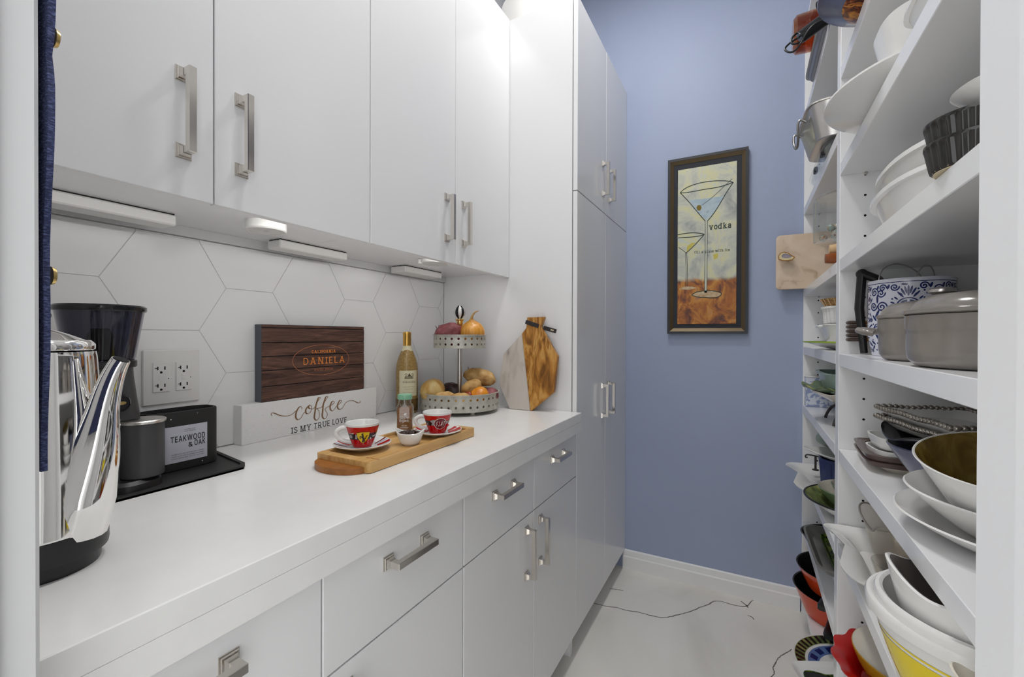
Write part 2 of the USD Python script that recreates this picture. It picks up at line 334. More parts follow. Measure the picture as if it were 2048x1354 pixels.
def mani(m): 
    m = m.copy(); m.merge_vertices(); return manifold3d.Manifold(manifold3d.Mesh(np.asarray(m.vertices, np.float32), np.asarray(m.faces, np.uint32)))
def from_mani(k): a = k.to_mesh(); return TM(a.vert_properties[:, :3], a.tri_verts)
def lumpy(a, b, c, amp=.12, seed=0, sub=3, fr=2.2):
    m = trimesh.creation.icosphere(sub, 1.0); v = m.vertices; k = 1 + amp * (meshkit.fbm(v * fr + seed * 7.3, 3, seed) - .5) * 2
    m.vertices = v * k[:, None] * np.array([a, b, c]); return m
# ================================================================== the room
YF, YB, XL, XR, ZC = .128, 2.372, -1.205, .60, 3.15
struct('floor', bx(-2.4, 1.8, -2.2, 2.5, -.06, 0), 'marble_floor')
fl = stage.GetPrimAtPath('/World/floor')
V1 = [(-.62, 1.978), (-.594, 1.981), (-.557, 1.986), (-.522, 1.996), (-.472, 1.998), (-.438, 2.007), (-.39, 2.011), (-.35, 2.015), (-.312, 2.031), (-.287, 2.054), (-.246, 2.096), (-.206, 2.148), (-.17, 2.201), (-.149, 2.23), (-.131, 2.262), (-.094, 2.276), (-.059, 2.273), (-.026, 2.278), (-.003, 2.288), (.013, 2.318), (.03, 2.358)]
V2 = [(.16, 2.06), (.14, 2.026), (.11, 1.976), (.1, 1.943), (.091, 1.91), (.094, 1.889), (.082, 1.857), (.05, 1.80), (.02, 1.70), (-.03, 1.62)]
V3 = [(.008, 2.218), (.021, 2.215), (.031, 2.199)]
def vein(pts, w, sd):
    P = smooth_path(np.array(pts), 90); rg = np.random.default_rng(sd); P[1:-1] += rg.normal(0, .0009, P[1:-1].shape)
    ws = w * (.35 + 1.1 * rg.random(len(P))); ws = np.convolve(np.r_[ws[:2], ws, ws[-2:]], np.ones(5) / 5, 'valid')
    return ext(unary_union([LineString([P[i], P[i + 1]]).buffer(ws[i] / 2, 3) for i in range(len(P) - 1)]), .0003)
for k, (pp, w) in enumerate([(V1, .0048), (V2, .0040), (V3, .003), ([(-.02, 2.32), (.0, 2.30), (.008, 2.285)], .004), ([(-.59, 2.13), (-.56, 2.14), (-.53, 2.145)], .003)]):
    obj('vein', mv(vein(pp, w, k), (0, 0, .0001)), 'vein', fl, 'thin dark grey vein running across the marble' if k == 0 else None, smooth=False)
struct('ceiling', bx(-1.4, .9, YF - .12, 2.6, ZC, ZC + .1), 'ceiling_white')
wl = struct('wall_left', bx(-1.30, XL - .005, YF, 2.5, 0, ZC), 'wall_white')
obj('grout', bx(XL - .0045, XL - .0018, YF, 1.602, .951, 1.478), 'grout', wl, smooth=False)
side = .128; hh = side * math.sqrt(3) / 2; reg = sbox(YF + .001, .952, 1.6005, 1.476)
for k in range(-2, 7):
    cyh = .535 + .1925 * k; odd = k % 2
    for j in range(-2, 5):
        cz = 1.363 + hh * 2 * j + (hh if odd else 0) - .0
        p = Polygon([(cyh + side * math.cos(a * PI / 3), cz + side * math.sin(a * PI / 3)) for a in range(6)]).buffer(-.0007, join_style=2).intersection(reg)
        if p.area > 1e-5:
            m = ext(p, .0028); obj('tile', put(m, (XL - .0028, 0, 0), WALLX), 'tile_white', wl, 'large white matt hexagonal wall tile' if (k, j) == (0, 0) else None, smooth=False)
struct('wall_back', bx(-1.3, .9, YB, YB + .1, 0, ZC), 'wall_blue')
struct('wall_right', bx(XR, XR + .1, YF - .1, YB + .1, 0, ZC), 'wall_white')
JL, JR, DZ = -.482, .0416, 2.12
struct('wall_front', cat(bx(-2.4, JL - .016, YF - .12, YF - .001, 0, ZC), bx(JR + .016, 1.8, YF - .12, YF - .001, 0, ZC), bx(JL - .016, JR + .016, YF - .12, YF - .001, DZ + .016, ZC)), 'wall_white')
struct('trim_1', cat(bx(JL - .015, JL, YF - .125, YF, 0, DZ, .003), bx(JL, JL + .009, YF - .075, YF - .024, 0, DZ, .002)), 'trim_white')
struct('trim_2', cat(bx(JR, JR + .015, YF - .125, YF, 0, DZ, .0035), bx(JR - .009, JR, YF - .075, YF - .04, 0, DZ, .002)), 'trim_white')
struct('trim_3', bx(JL - .015, JR + .015, YF - .125, YF, DZ, DZ + .015, .003), 'trim_white')
prof = [(0, 0), (.014, 0), (.014, .062), (.010, .068), (.008, .094), (.004, .099), (0, .099)]
bb = trimesh.creation.extrude_polygon(Polygon(prof), .80, engine='earcut'); bb.vertices = np.c_[bb.vertices[:, 2] - .585, YB - bb.vertices[:, 0], bb.vertices[:, 1]]
bb.invert(); struct('baseboard_back', bb, 'baseboard_white')
# ================================================================== fitted cabinets
def handle(cc, vertical, proud=.033):
    """bar handle with square stepped feet, in door space: x out of the door, along z or y"""
    ms = []
    for s in (-1, 1):
        c = s * cc / 2
        q = lambda z, a: np.array([(z, c + i * a, j * a) for i, j in ((-1, -1), (1, -1), (1, 1), (-1, 1))])
        ms.append(loft([q(0, .0125), q(.0022, .0125), q(.0024, .0112), q(.0055, .0105), q(.0058, .0085), q(.013, .0060), q(proud - .004, .0058)]))
    ms.append(bx(proud - .0125, proud, -cc / 2 - .0062, cc / 2 + .0062, -.0062, .0062, .0008))
    m = cat(*ms)
    if vertical: m = mv(m, rx=PI / 2)
    return m
HV, HH = handle(.134, True), handle(.1016, False)
def front(parent, name, x0, x1, y0, y1, z0, z1, hy, hz, vert, lab=None):
    d = obj(name, bx(x0, x1, y0, y1, z0, z1, .0012), 'laminate', parent, lab, smooth=False)
    obj('handle', mv(HV if vert else HH, (x1, hy, hz)), 'nickel', d, 'polished nickel bar handle with square feet', smooth=False)
UZ0, UZ1, DX0, DX1 = 1.482, 2.543, -.889, -.871
for n, (y0, ym, y1, h1, h2, lab) in enumerate([(YF + .002, .459, .841, .408, .508, 'white slab-door wall cabinet above the coffee grinder and kettle, nearest the doorway'), (.842, 1.2215, 1.601, 1.172, 1.269, 'white slab-door wall cabinet above the bottle and tiered stand, beside the tall cupboard')]):
    c = thing('wall_cabinet', lab, 'cabinet')
    obj('body', cat(bx(XL, DX0 - .003, y0, y1, 1.502, UZ1), ), 'laminate', c, smooth=False)
    obj('light_rail', bx(DX0 - .0045, DX0 - .0005, y0, y1, 1.488, 1.502), 'laminate', c, smooth=False)
    front(c, 'door', DX0, DX1, y0 + .001, ym - .0014, UZ0, UZ1, h1, 1.627, True); front(c, 'door', DX0, DX1, ym + .0014, y1 - .001, UZ0, UZ1, h2, 1.627, True)
    obj('scribe_strip', bx(XL + .0003, XL + .010, y0, y1, 1.4785, 1.5018), 'trim_white', c, smooth=False)
BX0, BX1 = -.594, -.576
for n, (ys, lab) in enumerate([((YF + .003, .459, .8415), 'white base cabinet with drawers nearest the doorway, under the kettle'), ((.8425, 1.2215, 1.6005), 'white base cabinet with two drawers and two doors next to the tall cupboard')]):
    c = thing('base_cabinet', lab, 'cabinet'); y0, ym, y1 = ys
    obj('body', bx(XL, BX0 - .003, y0, y1, .10, .9145), 'cabinet_inside', c, smooth=False)
    obj('toe_kick', bx(-.70, -.645, y0, y1, 0, .0995), 'laminate', c, smooth=False)
    for a, b in ((y0, ym), (ym, y1)):
        mid = (.269 if n == 0 and a == y0 else (a + b) / 2); front(c, 'drawer', BX0, BX1, a + .0014, b - .0014, .7065, .8755, mid, .828, False)
        hy = (b - .052 if a == y0 else a + .046); front(c, 'door', BX0, BX1, a + .0014, b - .0014, .097, .7030, hy, .597, True)
ct = single('countertop', cat(bx(XL + .0005, -.555, YF + .003, 1.6005, .915, .95, .0015), bx(-.5755, -.555, YF + .003, 1.6005, .879, .9155)), 'quartz', 'long white quartz countertop with a thick square front edge', 'countertop', smooth=False)
t = thing('tall_cabinet', 'floor-standing tall white cupboard with four glossy doors against the blue wall', 'cabinet')
obj('side_panel', bx(XL, BX0 - .003, 1.6022, 1.6212, 0, UZ1, .0006), 'laminate', t, smooth=False)
obj('body', bx(XL, BX0 - .003, 1.6212, YB - .001, .095, UZ1 - .002), 'laminate', t, smooth=False)
obj('toe_kick', bx(-.70, -.645, 1.6212, YB - .001, 0, .0945), 'laminate', t, smooth=False)
for (z0, z1, hz) in ((.096, 1.7975, .953), (1.8005, UZ1, 1.945)):
    front(t, 'door', BX0, BX1, 1.6032, 1.9845, z0, z1, 1.934, hz, True); front(t, 'door', BX0, BX1, 1.9875, YB - .002, z0, z1, 2.038, hz, True)
# under-cabinet fittings
for (y0, y1, x0, x1, lab) in [(YF + .06, .50, -1.150, -1.093, 'long white under-cabinet light bar nearest the doorway'), (.750, .978, -1.165, -1.110, 'white under-cabinet light bar above the dark wood name sign'), (1.245, 1.466, -1.185, -1.113, 'white under-cabinet light bar above the tiered stand')]:
    b = thing('light_bar', lab, 'light')
    obj('housing', bx(x0, x1, y0, y1, 1.4765, 1.4995, .003), 'white_plastic', b, smooth=False); obj('mounting_plate', bx(x0 + .004, x1 - .003, y0 + .004, y1 - .003, 1.4994, 1.5019), 'dark_void', b, 'thin dark mounting gap', smooth=False)  # dark strip coloured as the shade between housing and cabinet bottom
p = thing('puck_light', 'round white puck light under the wall cabinet, above the coffee grinder', 'light', (-.985, .632, 1.481))
obj('rim', rev([(0, .0208), (.042, .0208), (.0425, .003), (.040, 0), (.036, .0), (.035, .0012), (0, .0012)][::-1]), 'white_plastic', p); obj('lens_nub', rev([(0, .0015), (.004, .0015), (.004, -.0012), (0, -.0015)][::-1], 12), 'white_plastic', p)
p = thing('puck_light', 'flat white puck light behind the far under-cabinet light bar', 'light', (-.955, 1.215, 1.489))
obj('rim', rev([(0, .0128), (.05, .0128), (.0505, .003), (.047, 0), (0, 0)][::-1]), 'white_plastic', p); obj('switch', mv(rev([(0, 0), (.008, 0), (.008, .014), (0, .014)], 16), (-.03, -.04, -.003)), 'white_plastic', p)
# outlet plate
o = thing('outlet_plate', 'white double electrical outlet plate on the hexagon tiles', 'outlet', (XL + .0003, .5395, 1.142))
obj('plate', bx(0, .005, -.0585, .0585, -.0635, .0635, .002), 'white_plastic', o, smooth=False)
for s in (-1, 1):
    rc = obj('receptacle', bx(.0045, .0068, s * .0232 - .0168, s * .0232 + .0168, -.0345, .0345, .0015), 'white_porcelain', o, smooth=False)
    sl = []
    for zz in (.021, -.019):
        sl += [bx(.0066, .0071, s * .0232 - .0085, s * .0232 - .0060, zz - .004, zz + .004), bx(.0066, .0071, s * .0232 - .0125, s * .0232 - .0085, zz - .0006, zz + .0010), bx(.0066, .0071, s * .0232 + .0055, s * .0232 + .0080, zz - .0038, zz + .0038), mv(mv(trimesh.creation.cylinder(.0026, .0005, sections=14), ry=PI / 2), (.0069, s * .0232 - .0005, zz - .0095))]
    sl.append(mv(mv(trimesh.creation.cylinder(.0011, .0005, sections=10), ry=PI / 2), (.0069, s * .0232 + .0142, -.0035)))
    obj('slot', cat(*sl), 'dark_void', rc, 'dark socket slots', smooth=False)
    obj('button', cat(bx(.0066, .0074, s * .0232 - .005, s * .0232 + .006, .0015, .0060), bx(.0066, .0074, s * .0232 - .005, s * .0232 + .006, -.0075, -.0030)), 'white_plastic', rc, smooth=False)
# ================================================================== shelving
SX, SB = .22, .585
NEAR = [.12, .415, .68, .935, 1.195, 1.452, 1.713, 1.975, 2.235]; FAR = [.12, .415, .655, .937, 1.197, 1.453, 1.817, 2.235]
u = thing('shelving_unit', 'tall open white shelving unit in two bays full of dishes and cookware', 'shelving')
obj('side_panel', bx(SX, SB, 2.351, YB - .001, 0, 2.6, .0008), 'laminate', u, smooth=False); obj('side_panel', bx(SX, SB, .545, .575, 0, 2.6, .0008), 'laminate', u, smooth=False)
obj('divider', bx(SX, SB, 1.481, 1.5075, 0, 2.6, .0012), 'laminate', u, smooth=False); obj('divider', bx(SX + .0008, SB, 1.5085, 1.535, 0, 2.6, .0012), 'laminate', u, smooth=False)
obj('back_panel', bx(SB, SB + .012, .545, YB - .001, 0, 2.6), 'laminate', u, smooth=False)
obj('top_panel', bx(SX, SB, .575, 2.351, 2.6, 2.62), 'laminate', u, smooth=False)
obj('kick_board', bx(SX + .03, SX + .05, .575, 2.351, 0, .085), 'laminate', u, smooth=False)
for z in NEAR: obj('shelf', bx(SX + .0005, SB, .5755, 1.4805, z - .034, z, .0012), 'laminate', u, smooth=False)
for z in FAR: obj('shelf', bx(SX + .0005, SB, 1.5355, 2.3505, z - .034, z, .0012), 'laminate', u, smooth=False)
hol = []
for k in range(44):
    z = .148 + .0545 * k
    for yy, lst in ((1.481, NEAR), (2.351, FAR)):
        if all(not (q - .036 < z < q + .002) for q in lst):
            for xx in (.275, .53): hol.append(mv(mv(trimesh.creation.cylinder(.0030, .0006, sections=12), rx=PI / 2), (xx, yy - .0002, z)))
obj('pin_hole', cat(*hol), 'dark_void', u, 'rows of small dark shelf-pin holes', smooth=False, kind='stuff')
pn = [mv(mv(trimesh.creation.cylinder(.0035, .012, sections=12), rx=PI / 2), (.275, yy - .006, q - .0375)) for yy, l in ((1.481, NEAR), (2.351, FAR)) for q in l[1:]]
obj('shelf_pin', cat(*pn), 'steel', u, 'small metal shelf pins', kind='stuff')
# denim apron on the front wall
zs = np.linspace(1.13, 1.95, 60); cols = 14; vv = []
def edge(z): return -.483 - .011 * max(0, min(1, (1.50 - z) / .2)) - .003 * max(0, min(1, (1.29 - z) / .1)) + .0022 * math.sin(z * 37) - (.006 * math.exp(-((z - 1.462) / .012) ** 2))
fr, bk = [], []
for z in zs:
    for j in range(cols):
        s = j / (cols - 1); x = -.66 + (edge(z) + .66) * s; y = YF + .007 + .0022 * math.sin(s * 16 + z * 2); fr.append((x, y + .0028, z)); bk.append((x, y - .0012, z))
n = len(fr); Fc = []
for i in range(len(zs) - 1):
    for j in range(cols - 1):
        a, b, c, d = i * cols + j, i * cols + j + 1, (i + 1) * cols + j + 1, (i + 1) * cols + j
        Fc += [(a, c, b), (a, d, c), (n + a, n + b, n + c), (n + a, n + c, n + d)]
    for j in (0, cols - 1):
        a, d = i * cols + j, (i + 1) * cols + j; q = [(a, n + a, n + d), (a, n + d, d)]
        Fc += q if j == 0 else [t3[::-1] for t3 in q]
ap = thing('apron', 'dark blue denim apron with brass rivets hanging beside the doorway', 'apron')
obj('cloth', TM(fr + bk, Fc), 'denim', ap)
for z in (1.478, 1.288): obj('rivet', mv(rev([(0, 0), (.0075, 0), (.0065, .0025), (0, .0035)], 20), (edge(z) - .0045, YF + .0105, z), rx=-PI / 2), 'brass', ap, 'brass rivet')
obj('neck_loop', tube([(-.56, YF + .008, 1.94), (-.565, YF + .008, 2.05), (-.575, YF + .006, 2.09), (-.585, YF + .008, 2.05), (-.59, YF + .008, 1.94)], .004), 'denim', ap)
hk = thing('coat_hook', 'small metal hook on the front wall that holds the denim apron', 'hook'); obj('hook', tube([(-.575, YF + .0, 2.10), (-.575, YF + .02, 2.082), (-.575, YF + .028, 2.10)], .003), 'steel', hk)

# ================================================================== on the countertop
ZT = .95
# --- kettle
k = thing('coffee_percolator', 'shiny chrome coffee percolator with a tall spout and black base, nearest the doorway', 'percolator', (-.776, .203, ZT))
obj('base', rev([(0, 0), (.0575, 0), (.0585, .003), (.0585, .016), (.0655, .018), (.0665, .024), (.0655, .047), (0, .047)], 64), 'black_plastic', k, 'matte black plastic base')
obj('body', rev([(0, .0472), (.0645, .0472), (.0655, .05), (.0640, .10), (.0605, .18), (.0552, .262), (.0540, .2690), (.0505, .2695), (.0500, .262), (0, .255)], 72), 'chrome', k, smooth=70)
obj('lid', rev([(0, .2697), (.0515, .2697), (.0535, .2720), (.0535, .2780), (.050, .2830), (.046, .2835), (.030, .2905), (.014, .2970), (0, .2985)], 64), 'chrome', k, smooth=70)
obj('knob', rev([(0, .2975), (.004, .2975), (.004, .302), (.011, .306), (.013, .315), (.009, .323), (0, .325)], 24), 'black_plastic', k)
SA = math.atan2(.60, .80)
sp = smooth_path([(.036, 0, .045), (.050, 0, .10), (.064, 0, .155), (.074, 0, .205), (.093, 0, .259)], 26)
rad = np.interp(np.linspace(0, 1, 26), [0, .2, .45, .7, 1], [.036, .036, .027, .0165, .0098])
so = tube(sp, rad, 20); si = tube(sp[-5:] + np.array([.0002, 0, .0006]), rad[-5:] - .0016, 16)
obj('spout', mv(so, rz=SA), 'chrome', k, smooth=70); obj('spout_mouth', mv(si, rz=SA), 'dark_void', k)
obj('handle', mv(tube(smooth_path([(.050, 0, .245), (.080, 0, .250), (.092, 0, .20), (.086, 0, .11), (.062, 0, .085)], 30), .0085, 12), rz=SA + PI + .35), 'black_plastic', k, 'black plastic handle')
# --- mat
mp = Polygon([(-1.19, .20), (-.985, .20), (-.966, .225), (-.966, .565), (-.985, .578), (-1.165, .608), (-1.19, .598)]).buffer(.006).buffer(-.002)
mt = thing('rubber_mat', 'black rubber mat with a raised rim under the coffee grinder', 'mat', (0, 0, ZT))
obj('pad', ext(mp, .004), 'black_rubber', mt, smooth=False); obj('rim', mv(ext(mp.difference(mp.buffer(-.008)), .0075), (0, 0, .0001)), 'black_rubber', mt, smooth=False)
ZM = ZT + .0041
# --- coffee grinder
g = thing('coffee_grinder', 'black electric coffee grinder with a smoky clear bean hopper', 'grinder', (-1.075, .3665, ZM))
obj('base', mv(loft([sup(0, .085, .052, 3), sup(.012, .083, .050, 3), sup(.018, .076, .044, 3)]), (.012, .010, 0), rz=.35), 'black_plastic', g)
obj('column', loft([sup(.016, .036, .034, 3, cx=-.038, cy=-.030), sup(.10, .034, .032, 3, cx=-.036, cy=-.028), sup(.15, .045, .045, 3, cx=-.020, cy=-.014)]), 'black_plastic', g)
hd = obj('motor_head', loft([sup(.118, .048, .048, 2.5), sup(.128, .056, .054, 2.5), sup(.165, .052, .050, 2.3), sup(.205, .047, .046, 2.2), sup(.224, .046, .046, 2)]), 'grey_plastic', g)
dl = rev([(0, 0), (.015, 0), (.016, .003), (.013, .006), (.0125, .0045), (0, .0045)], 32); da = math.atan2(-.10, .86)
dm = mv(dl, ry=PI / 2); dm = mv(dm, (.0535, 0, .160), rz=0); dm = mv(dm, rz=da + .28)
obj('dial', dm, 'black_gloss', hd)
lg = mv(mv(rev([(0, 0), (1, 0), (1, .1), (0, .1)], 24, lambda th, r, z, i: (r * .007 * math.cos(th), r * .0032 * math.sin(th), z * .01)), rz=PI / 2), ry=PI / 2); lg = mv(mv(lg, (.0582, 0, .160)), rz=da + .28)
obj('badge', lg, 'brass', hd, 'small oval brass badge')
obj('collar', rev([(.050, .224), (.052, .226), (.052, .236), (.049, .238), (.046, .238), (.046, .226)], 48, closed=True), 'black_plastic', g)
obj('hopper', rev([(.0465, .238), (.0500, .241), (.0635, .330), (.0610, .330), (.0480, .243), (.0445, .241)], 56, closed=True), 'smoke_plastic', g, 'smoky clear plastic bean hopper')
obj('hopper_lid', rev([(0, .330), (.0655, .330), (.0672, .3325), (.0672, .3385), (.064, .3415), (0, .3425)], 56), 'black_gloss', g)
obj('feed_guard', mv(loft([sup(.238, .020, .020, 3), sup(.285, .018, .018, 3), sup(.298, .012, .012, 3)]), (-.004, .0, 0)), 'black_plastic', g)
# --- grounds canister
c = thing('grounds_canister', 'dark grey metal grounds canister with a bright steel lid rim, beside the grinder', 'canister', (-1.018, .408, ZM + .0185))
obj('body', rev([(0, 0), (.032, 0), (.0335, .002), (.0335, .101), (.0315, .101), (.0315, .006), (0, .006)], 48), 'grey_plastic', c)
obj('lid', rev([(0, .1005), (.0335, .1005), (.0362, .1015), (.0365, .1055), (.0345, .1075), (.030, .106), (0, .1065)], 48), 'steel', c, 'bright steel lid')
# --- candle
cd = thing('candle_box', 'black wide candle vessel with a pale printed label', 'candle', (-1.092, .502, ZM))
cp = lambda z, a, b: sup(z, a, b, 3.6, 64)
obj('vessel', loft([cp(0, .034, .068), cp(.003, .036, .070), cp(.122, .036, .070), cp(.1245, .0345, .0685), cp(.1245, .0315, .0655), cp(.112, .0315, .0655)]), 'black_rubber', cd)
def on_candle(sh, e=.0005):
    m = []; x0, y0, x1, y1 = sh.bounds; kk = max(2, int((x1 - x0) / .004)); w = (x1 - x0) / kk
    for i in range(kk):
        for p in polys(sh.intersection(sbox(x0 + i * w, y0, x0 + (i + 1) * w, y1))):
            v, f = trimesh.creation.triangulate_polygon(p, engine='earcut'); xx = .036 * (1 - np.abs(np.clip(v[:, 0] / .070, -1, 1)) ** 3.6) ** (1 / 3.6) + e
            m.append(TM(np.c_[xx, v[:, 0], v[:, 1]], f))
    return cat(*m)
lb = obj('label', on_candle(sbox(-.042, .018, .040, .094).buffer(0)), 'label_paper', cd, 'pale square paper label', smooth=False)
tx = [affinity.translate(letters('TEAKWOOD', .0118, bold=True, width=.066, gap=.22), -.031, .061), affinity.translate(letters('&', .0095, bold=True), .002, .0470), affinity.translate(letters('OAK', .0112, bold=True, width=.022, gap=.22), .0135, .0480)]
for w, x, z, s in ((.022, -.006, .0845, 'wooden wick'), (.022, -.006, .0805, 'soy blend'), (.062, -.029, .0345, 'fragrance oil natural wax candle'), (.062, -.029, .0300, 'hand poured in small batches'), (.062, -.029, .0255, 'burn time 60 hours net wt')):
    tx.append(affinity.translate(letters(s, .0018, width=w), x, z))
obj('lettering', on_candle(unary_union(tx), .0008), 'print_black', lb, smooth=False)
for (yy, zz) in ((-.030, .110), (.020, .117), (.030, .010)): obj('fleck', mv(trimesh.creation.icosphere(1, .0014), (.0348, yy, zz)), 'white_porcelain', cd, 'tiny pale fleck')
# --- coffee sign
s = thing('coffee_sign', 'long white distressed wood block sign reading coffee is my true love', 'sign', (-1.1865, .9205, ZT))
obj('block', bx(-.0182, .018, -.238, .238, 0, .1055, .0015), 'distressed_white', s, smooth=False)
CO = {'swash':[(0.7659, 1.0168), (0.7633, 1.0205), (0.765, 1.0235), (0.7719, 1.0225), (0.7876, 1.0142), (0.8092, 1.0083), (0.8258, 1.01), (0.8352, 1.0154), (0.8405, 1.0189)],
 'c':[(0.8592, 1.0213), (0.859, 1.0257), (0.8553, 1.0297), (0.8495, 1.0271), (0.8428, 1.0185), (0.839, 1.007), (0.8399, 0.9983), (0.8447, 0.9923), (0.8524, 0.9928), (0.8622, 1.0034), (0.871, 1.0117)],
 'o':[(0.885, 1.0282), (0.876, 1.0224), (0.872, 1.0124), (0.876, 1.0048), (0.8841, 1.0053), (0.8922, 1.0166), (0.8901, 1.0272), (0.885, 1.0289), (0.882, 1.0233), (0.8881, 1.018), (0.8987, 1.017)],
 'f1':[(0.8987, 1.017), (0.9097, 1.0285), (0.9202, 1.0434), (0.9234, 1.0475), (0.9191, 1.049), (0.9139, 1.0424), (0.9087, 1.0286), (0.9056, 1.0128), (0.9025, 0.9953), (0.9035, 0.9844), (0.9108, 0.9795), (0.9181, 0.9856), (0.9202, 0.998), (0.916, 1.0104), (0.9118, 1.0137), (0.9255, 1.0154)],
 'f2':[(0.9255, 1.0154), (0.9384, 1.0301), (0.9493, 1.0434), (0.952, 1.0468), (0.9471, 1.0487), (0.9406, 1.0408), (0.9341, 1.0233), (0.932, 1.0035), (0.932, 0.9852), (0.9385, 0.9792), (0.9472, 0.9846), (0.9483, 0.9955), (0.941, 1.0095), (0.9493, 1.0142), (0.956, 1.0162)],
 'e1':[(0.956, 1.0157), (0.9694, 1.0204), (0.9757, 1.027), (0.9716, 1.0304), (0.9649, 1.0266), (0.9604, 1.016), (0.9615, 1.0046), (0.9683, 0.9995), (0.9785, 1.006), (0.9876, 1.0137)],
 'e2':[(0.9876, 1.0132), (0.9992, 1.0202), (1.0046, 1.0271), (1.0004, 1.0299), (0.9934, 1.0247), (0.9888, 1.0159), (0.9899, 1.0053), (0.9981, 0.9999), (1.0086, 1.0035), (1.0182, 1.0157), (1.0326, 1.0225), (1.0474, 1.0226), (1.0649, 1.0154), (1.0777, 1.0107), (1.0841, 1.0129), (1.0815, 1.0162)]}
sc = unary_union([calli(v, .0016, .0052) for v in CO.values()]); sc = affinity.translate(sc, -.9205, -ZT)
obj('script_lettering', put(ext(sc, .0005), (.018, 0, 0), WALLX), 'print_brown', s, 'brown flowing script reading coffee', smooth=False)
l2 = letters('IS MY TRUE LOVE', .0172, serif=True, width=.201); obj('lettering', put(ext(affinity.translate(l2, -.0965, .0042), .0005), (.018, 0, 0), WALLX), 'print_dark', s, 'dark serif capitals', smooth=False)
# --- dark wood name sign
n = thing('name_sign', 'dark brown wood-plank sign with DANIELA in copper lettering, standing on the coffee sign', 'sign', (-1.189, .9215, ZT + .1056))
obj('core', bx(-.0145, .0148, -.1825, .1825, 0, .2150, .0006), 'box_grey', n, 'plain grey side panel', smooth=False)
zz = [0, .0425, .0865, .1255, .1640, .2055, .2150]
obj('backing', bx(.0147, .0152, -.1815, .1815, .0008, .2142), 'dark_void', n, 'dark backing seen in the plank joints', smooth=False)
for a, b in zip(zz[:-1], zz[1:]): obj('plank', bx(.0146, .0170 + .0004 * random.random(), -.1822, .1822, a + .0014, b - .0010, .0009), 'dark_wood', n, smooth=False)
D = lambda sh: put(ext(sh, .0004), (.0174, 0, 0), WALLX)
el = lambda w: Point(0, 0).buffer(1, 48)
ring = affinity.translate(affinity.scale(el(0), .1035, .0475).difference(affinity.scale(el(0), .1020, .0460)), .0125, .1090)
obj('oval_line', D(ring), 'copper_print_dim', n, smooth=False)
obj('name_lettering', D(affinity.translate(letters('DANIELA', .0205, serif=True, width=.153, gap=.26), -.0545, .0965)), 'copper_print', n, 'copper capitals reading DANIELA', smooth=False)
obj('small_lettering', D(affinity.translate(letters('CALIFORNIA', .0088, serif=True, bold=True, width=.089, gap=.22), -.0265, .1308)), 'copper_print', n, smooth=False)
obj('date_lettering', D(affinity.translate(letters('ESTD 2004', .0066, serif=True, width=.068), -.016, .0755)), 'copper_print_dim', n, smooth=False)
# --- bottle
b = thing('wine_bottle', 'bottle of white wine with orange foil neck and cream label', 'bottle', (-1.140, 1.2856, ZT))
BR = .0405
obj('glass_body', rev([(0, .003), (.034, 0), (.0395, .004), (BR, .010), (BR, .165), (.039, .182), (.033, .205), (.022, .232), (.0145, .245), (.0135, .252), (0, .252)], 56), 'wine', b)
obj('lower_band', rev([(BR + .0004, .010), (BR + .0005, .012), (BR + .0005, .052), (BR + .0004, .054)], 56), 'wine_low', b, 'darker lower glass'); 
obj('foil_capsule', rev([(.0150, .2515), (.0152, .252), (.0150, .292), (.0156, .293), (.0156, .300), (.0145, .3045), (0, .3050)], 40), 'gold_foil', b, 'orange gold foil capsule')
obj('neck_label', rev([(.0215, .2335), (.0165, .2435), (.0155, .2525), (.0148, .2525)], 40, lambda th, r, z, i: (r * 1.02 * math.cos(th), r * 1.02 * math.sin(th), z - (.006 * max(0, math.cos(th + .85)) ** 6 if i == 0 else 0))), 'label_cream', b)
LA = math.atan2(-1.2856, 1.140) + .16
lbl = obj('label', wrap(sbox(-.036, .066, .036, .161), lambda z: BR, LA, .0005), 'label_cream', b, 'cream paper label')
cst = unary_union([sbox(-.014 + .004 * i, .132, -.0115 + .004 * i, .140 + .004 * (i % 2)) for i in range(8)] + [Polygon([(-.004, .14), (.002, .152), (.008, .14)]), LineString([(-.014, .145), (-.010, .150), (-.004, .146)]).buffer(.0008), LineString([(.010, .147), (.016, .150), (.018, .143)]).buffer(.0008), sbox(-.016, .1305, .018, .132)])
wd = unary_union([cst, affinity.translate(letters('WINEGROWERS', .0055, serif=True, width=.050), -.022, .1150), sbox(-.018, .123, .018, .1236), sbox(-.020, .100, .022, .1006), sbox(-.014, .092, .016, .0925), sbox(-.020, .078, .022, .0785)])
obj('lettering', wrap(wd, lambda z: BR, LA, .0008), 'label_ink', lbl, smooth=False)
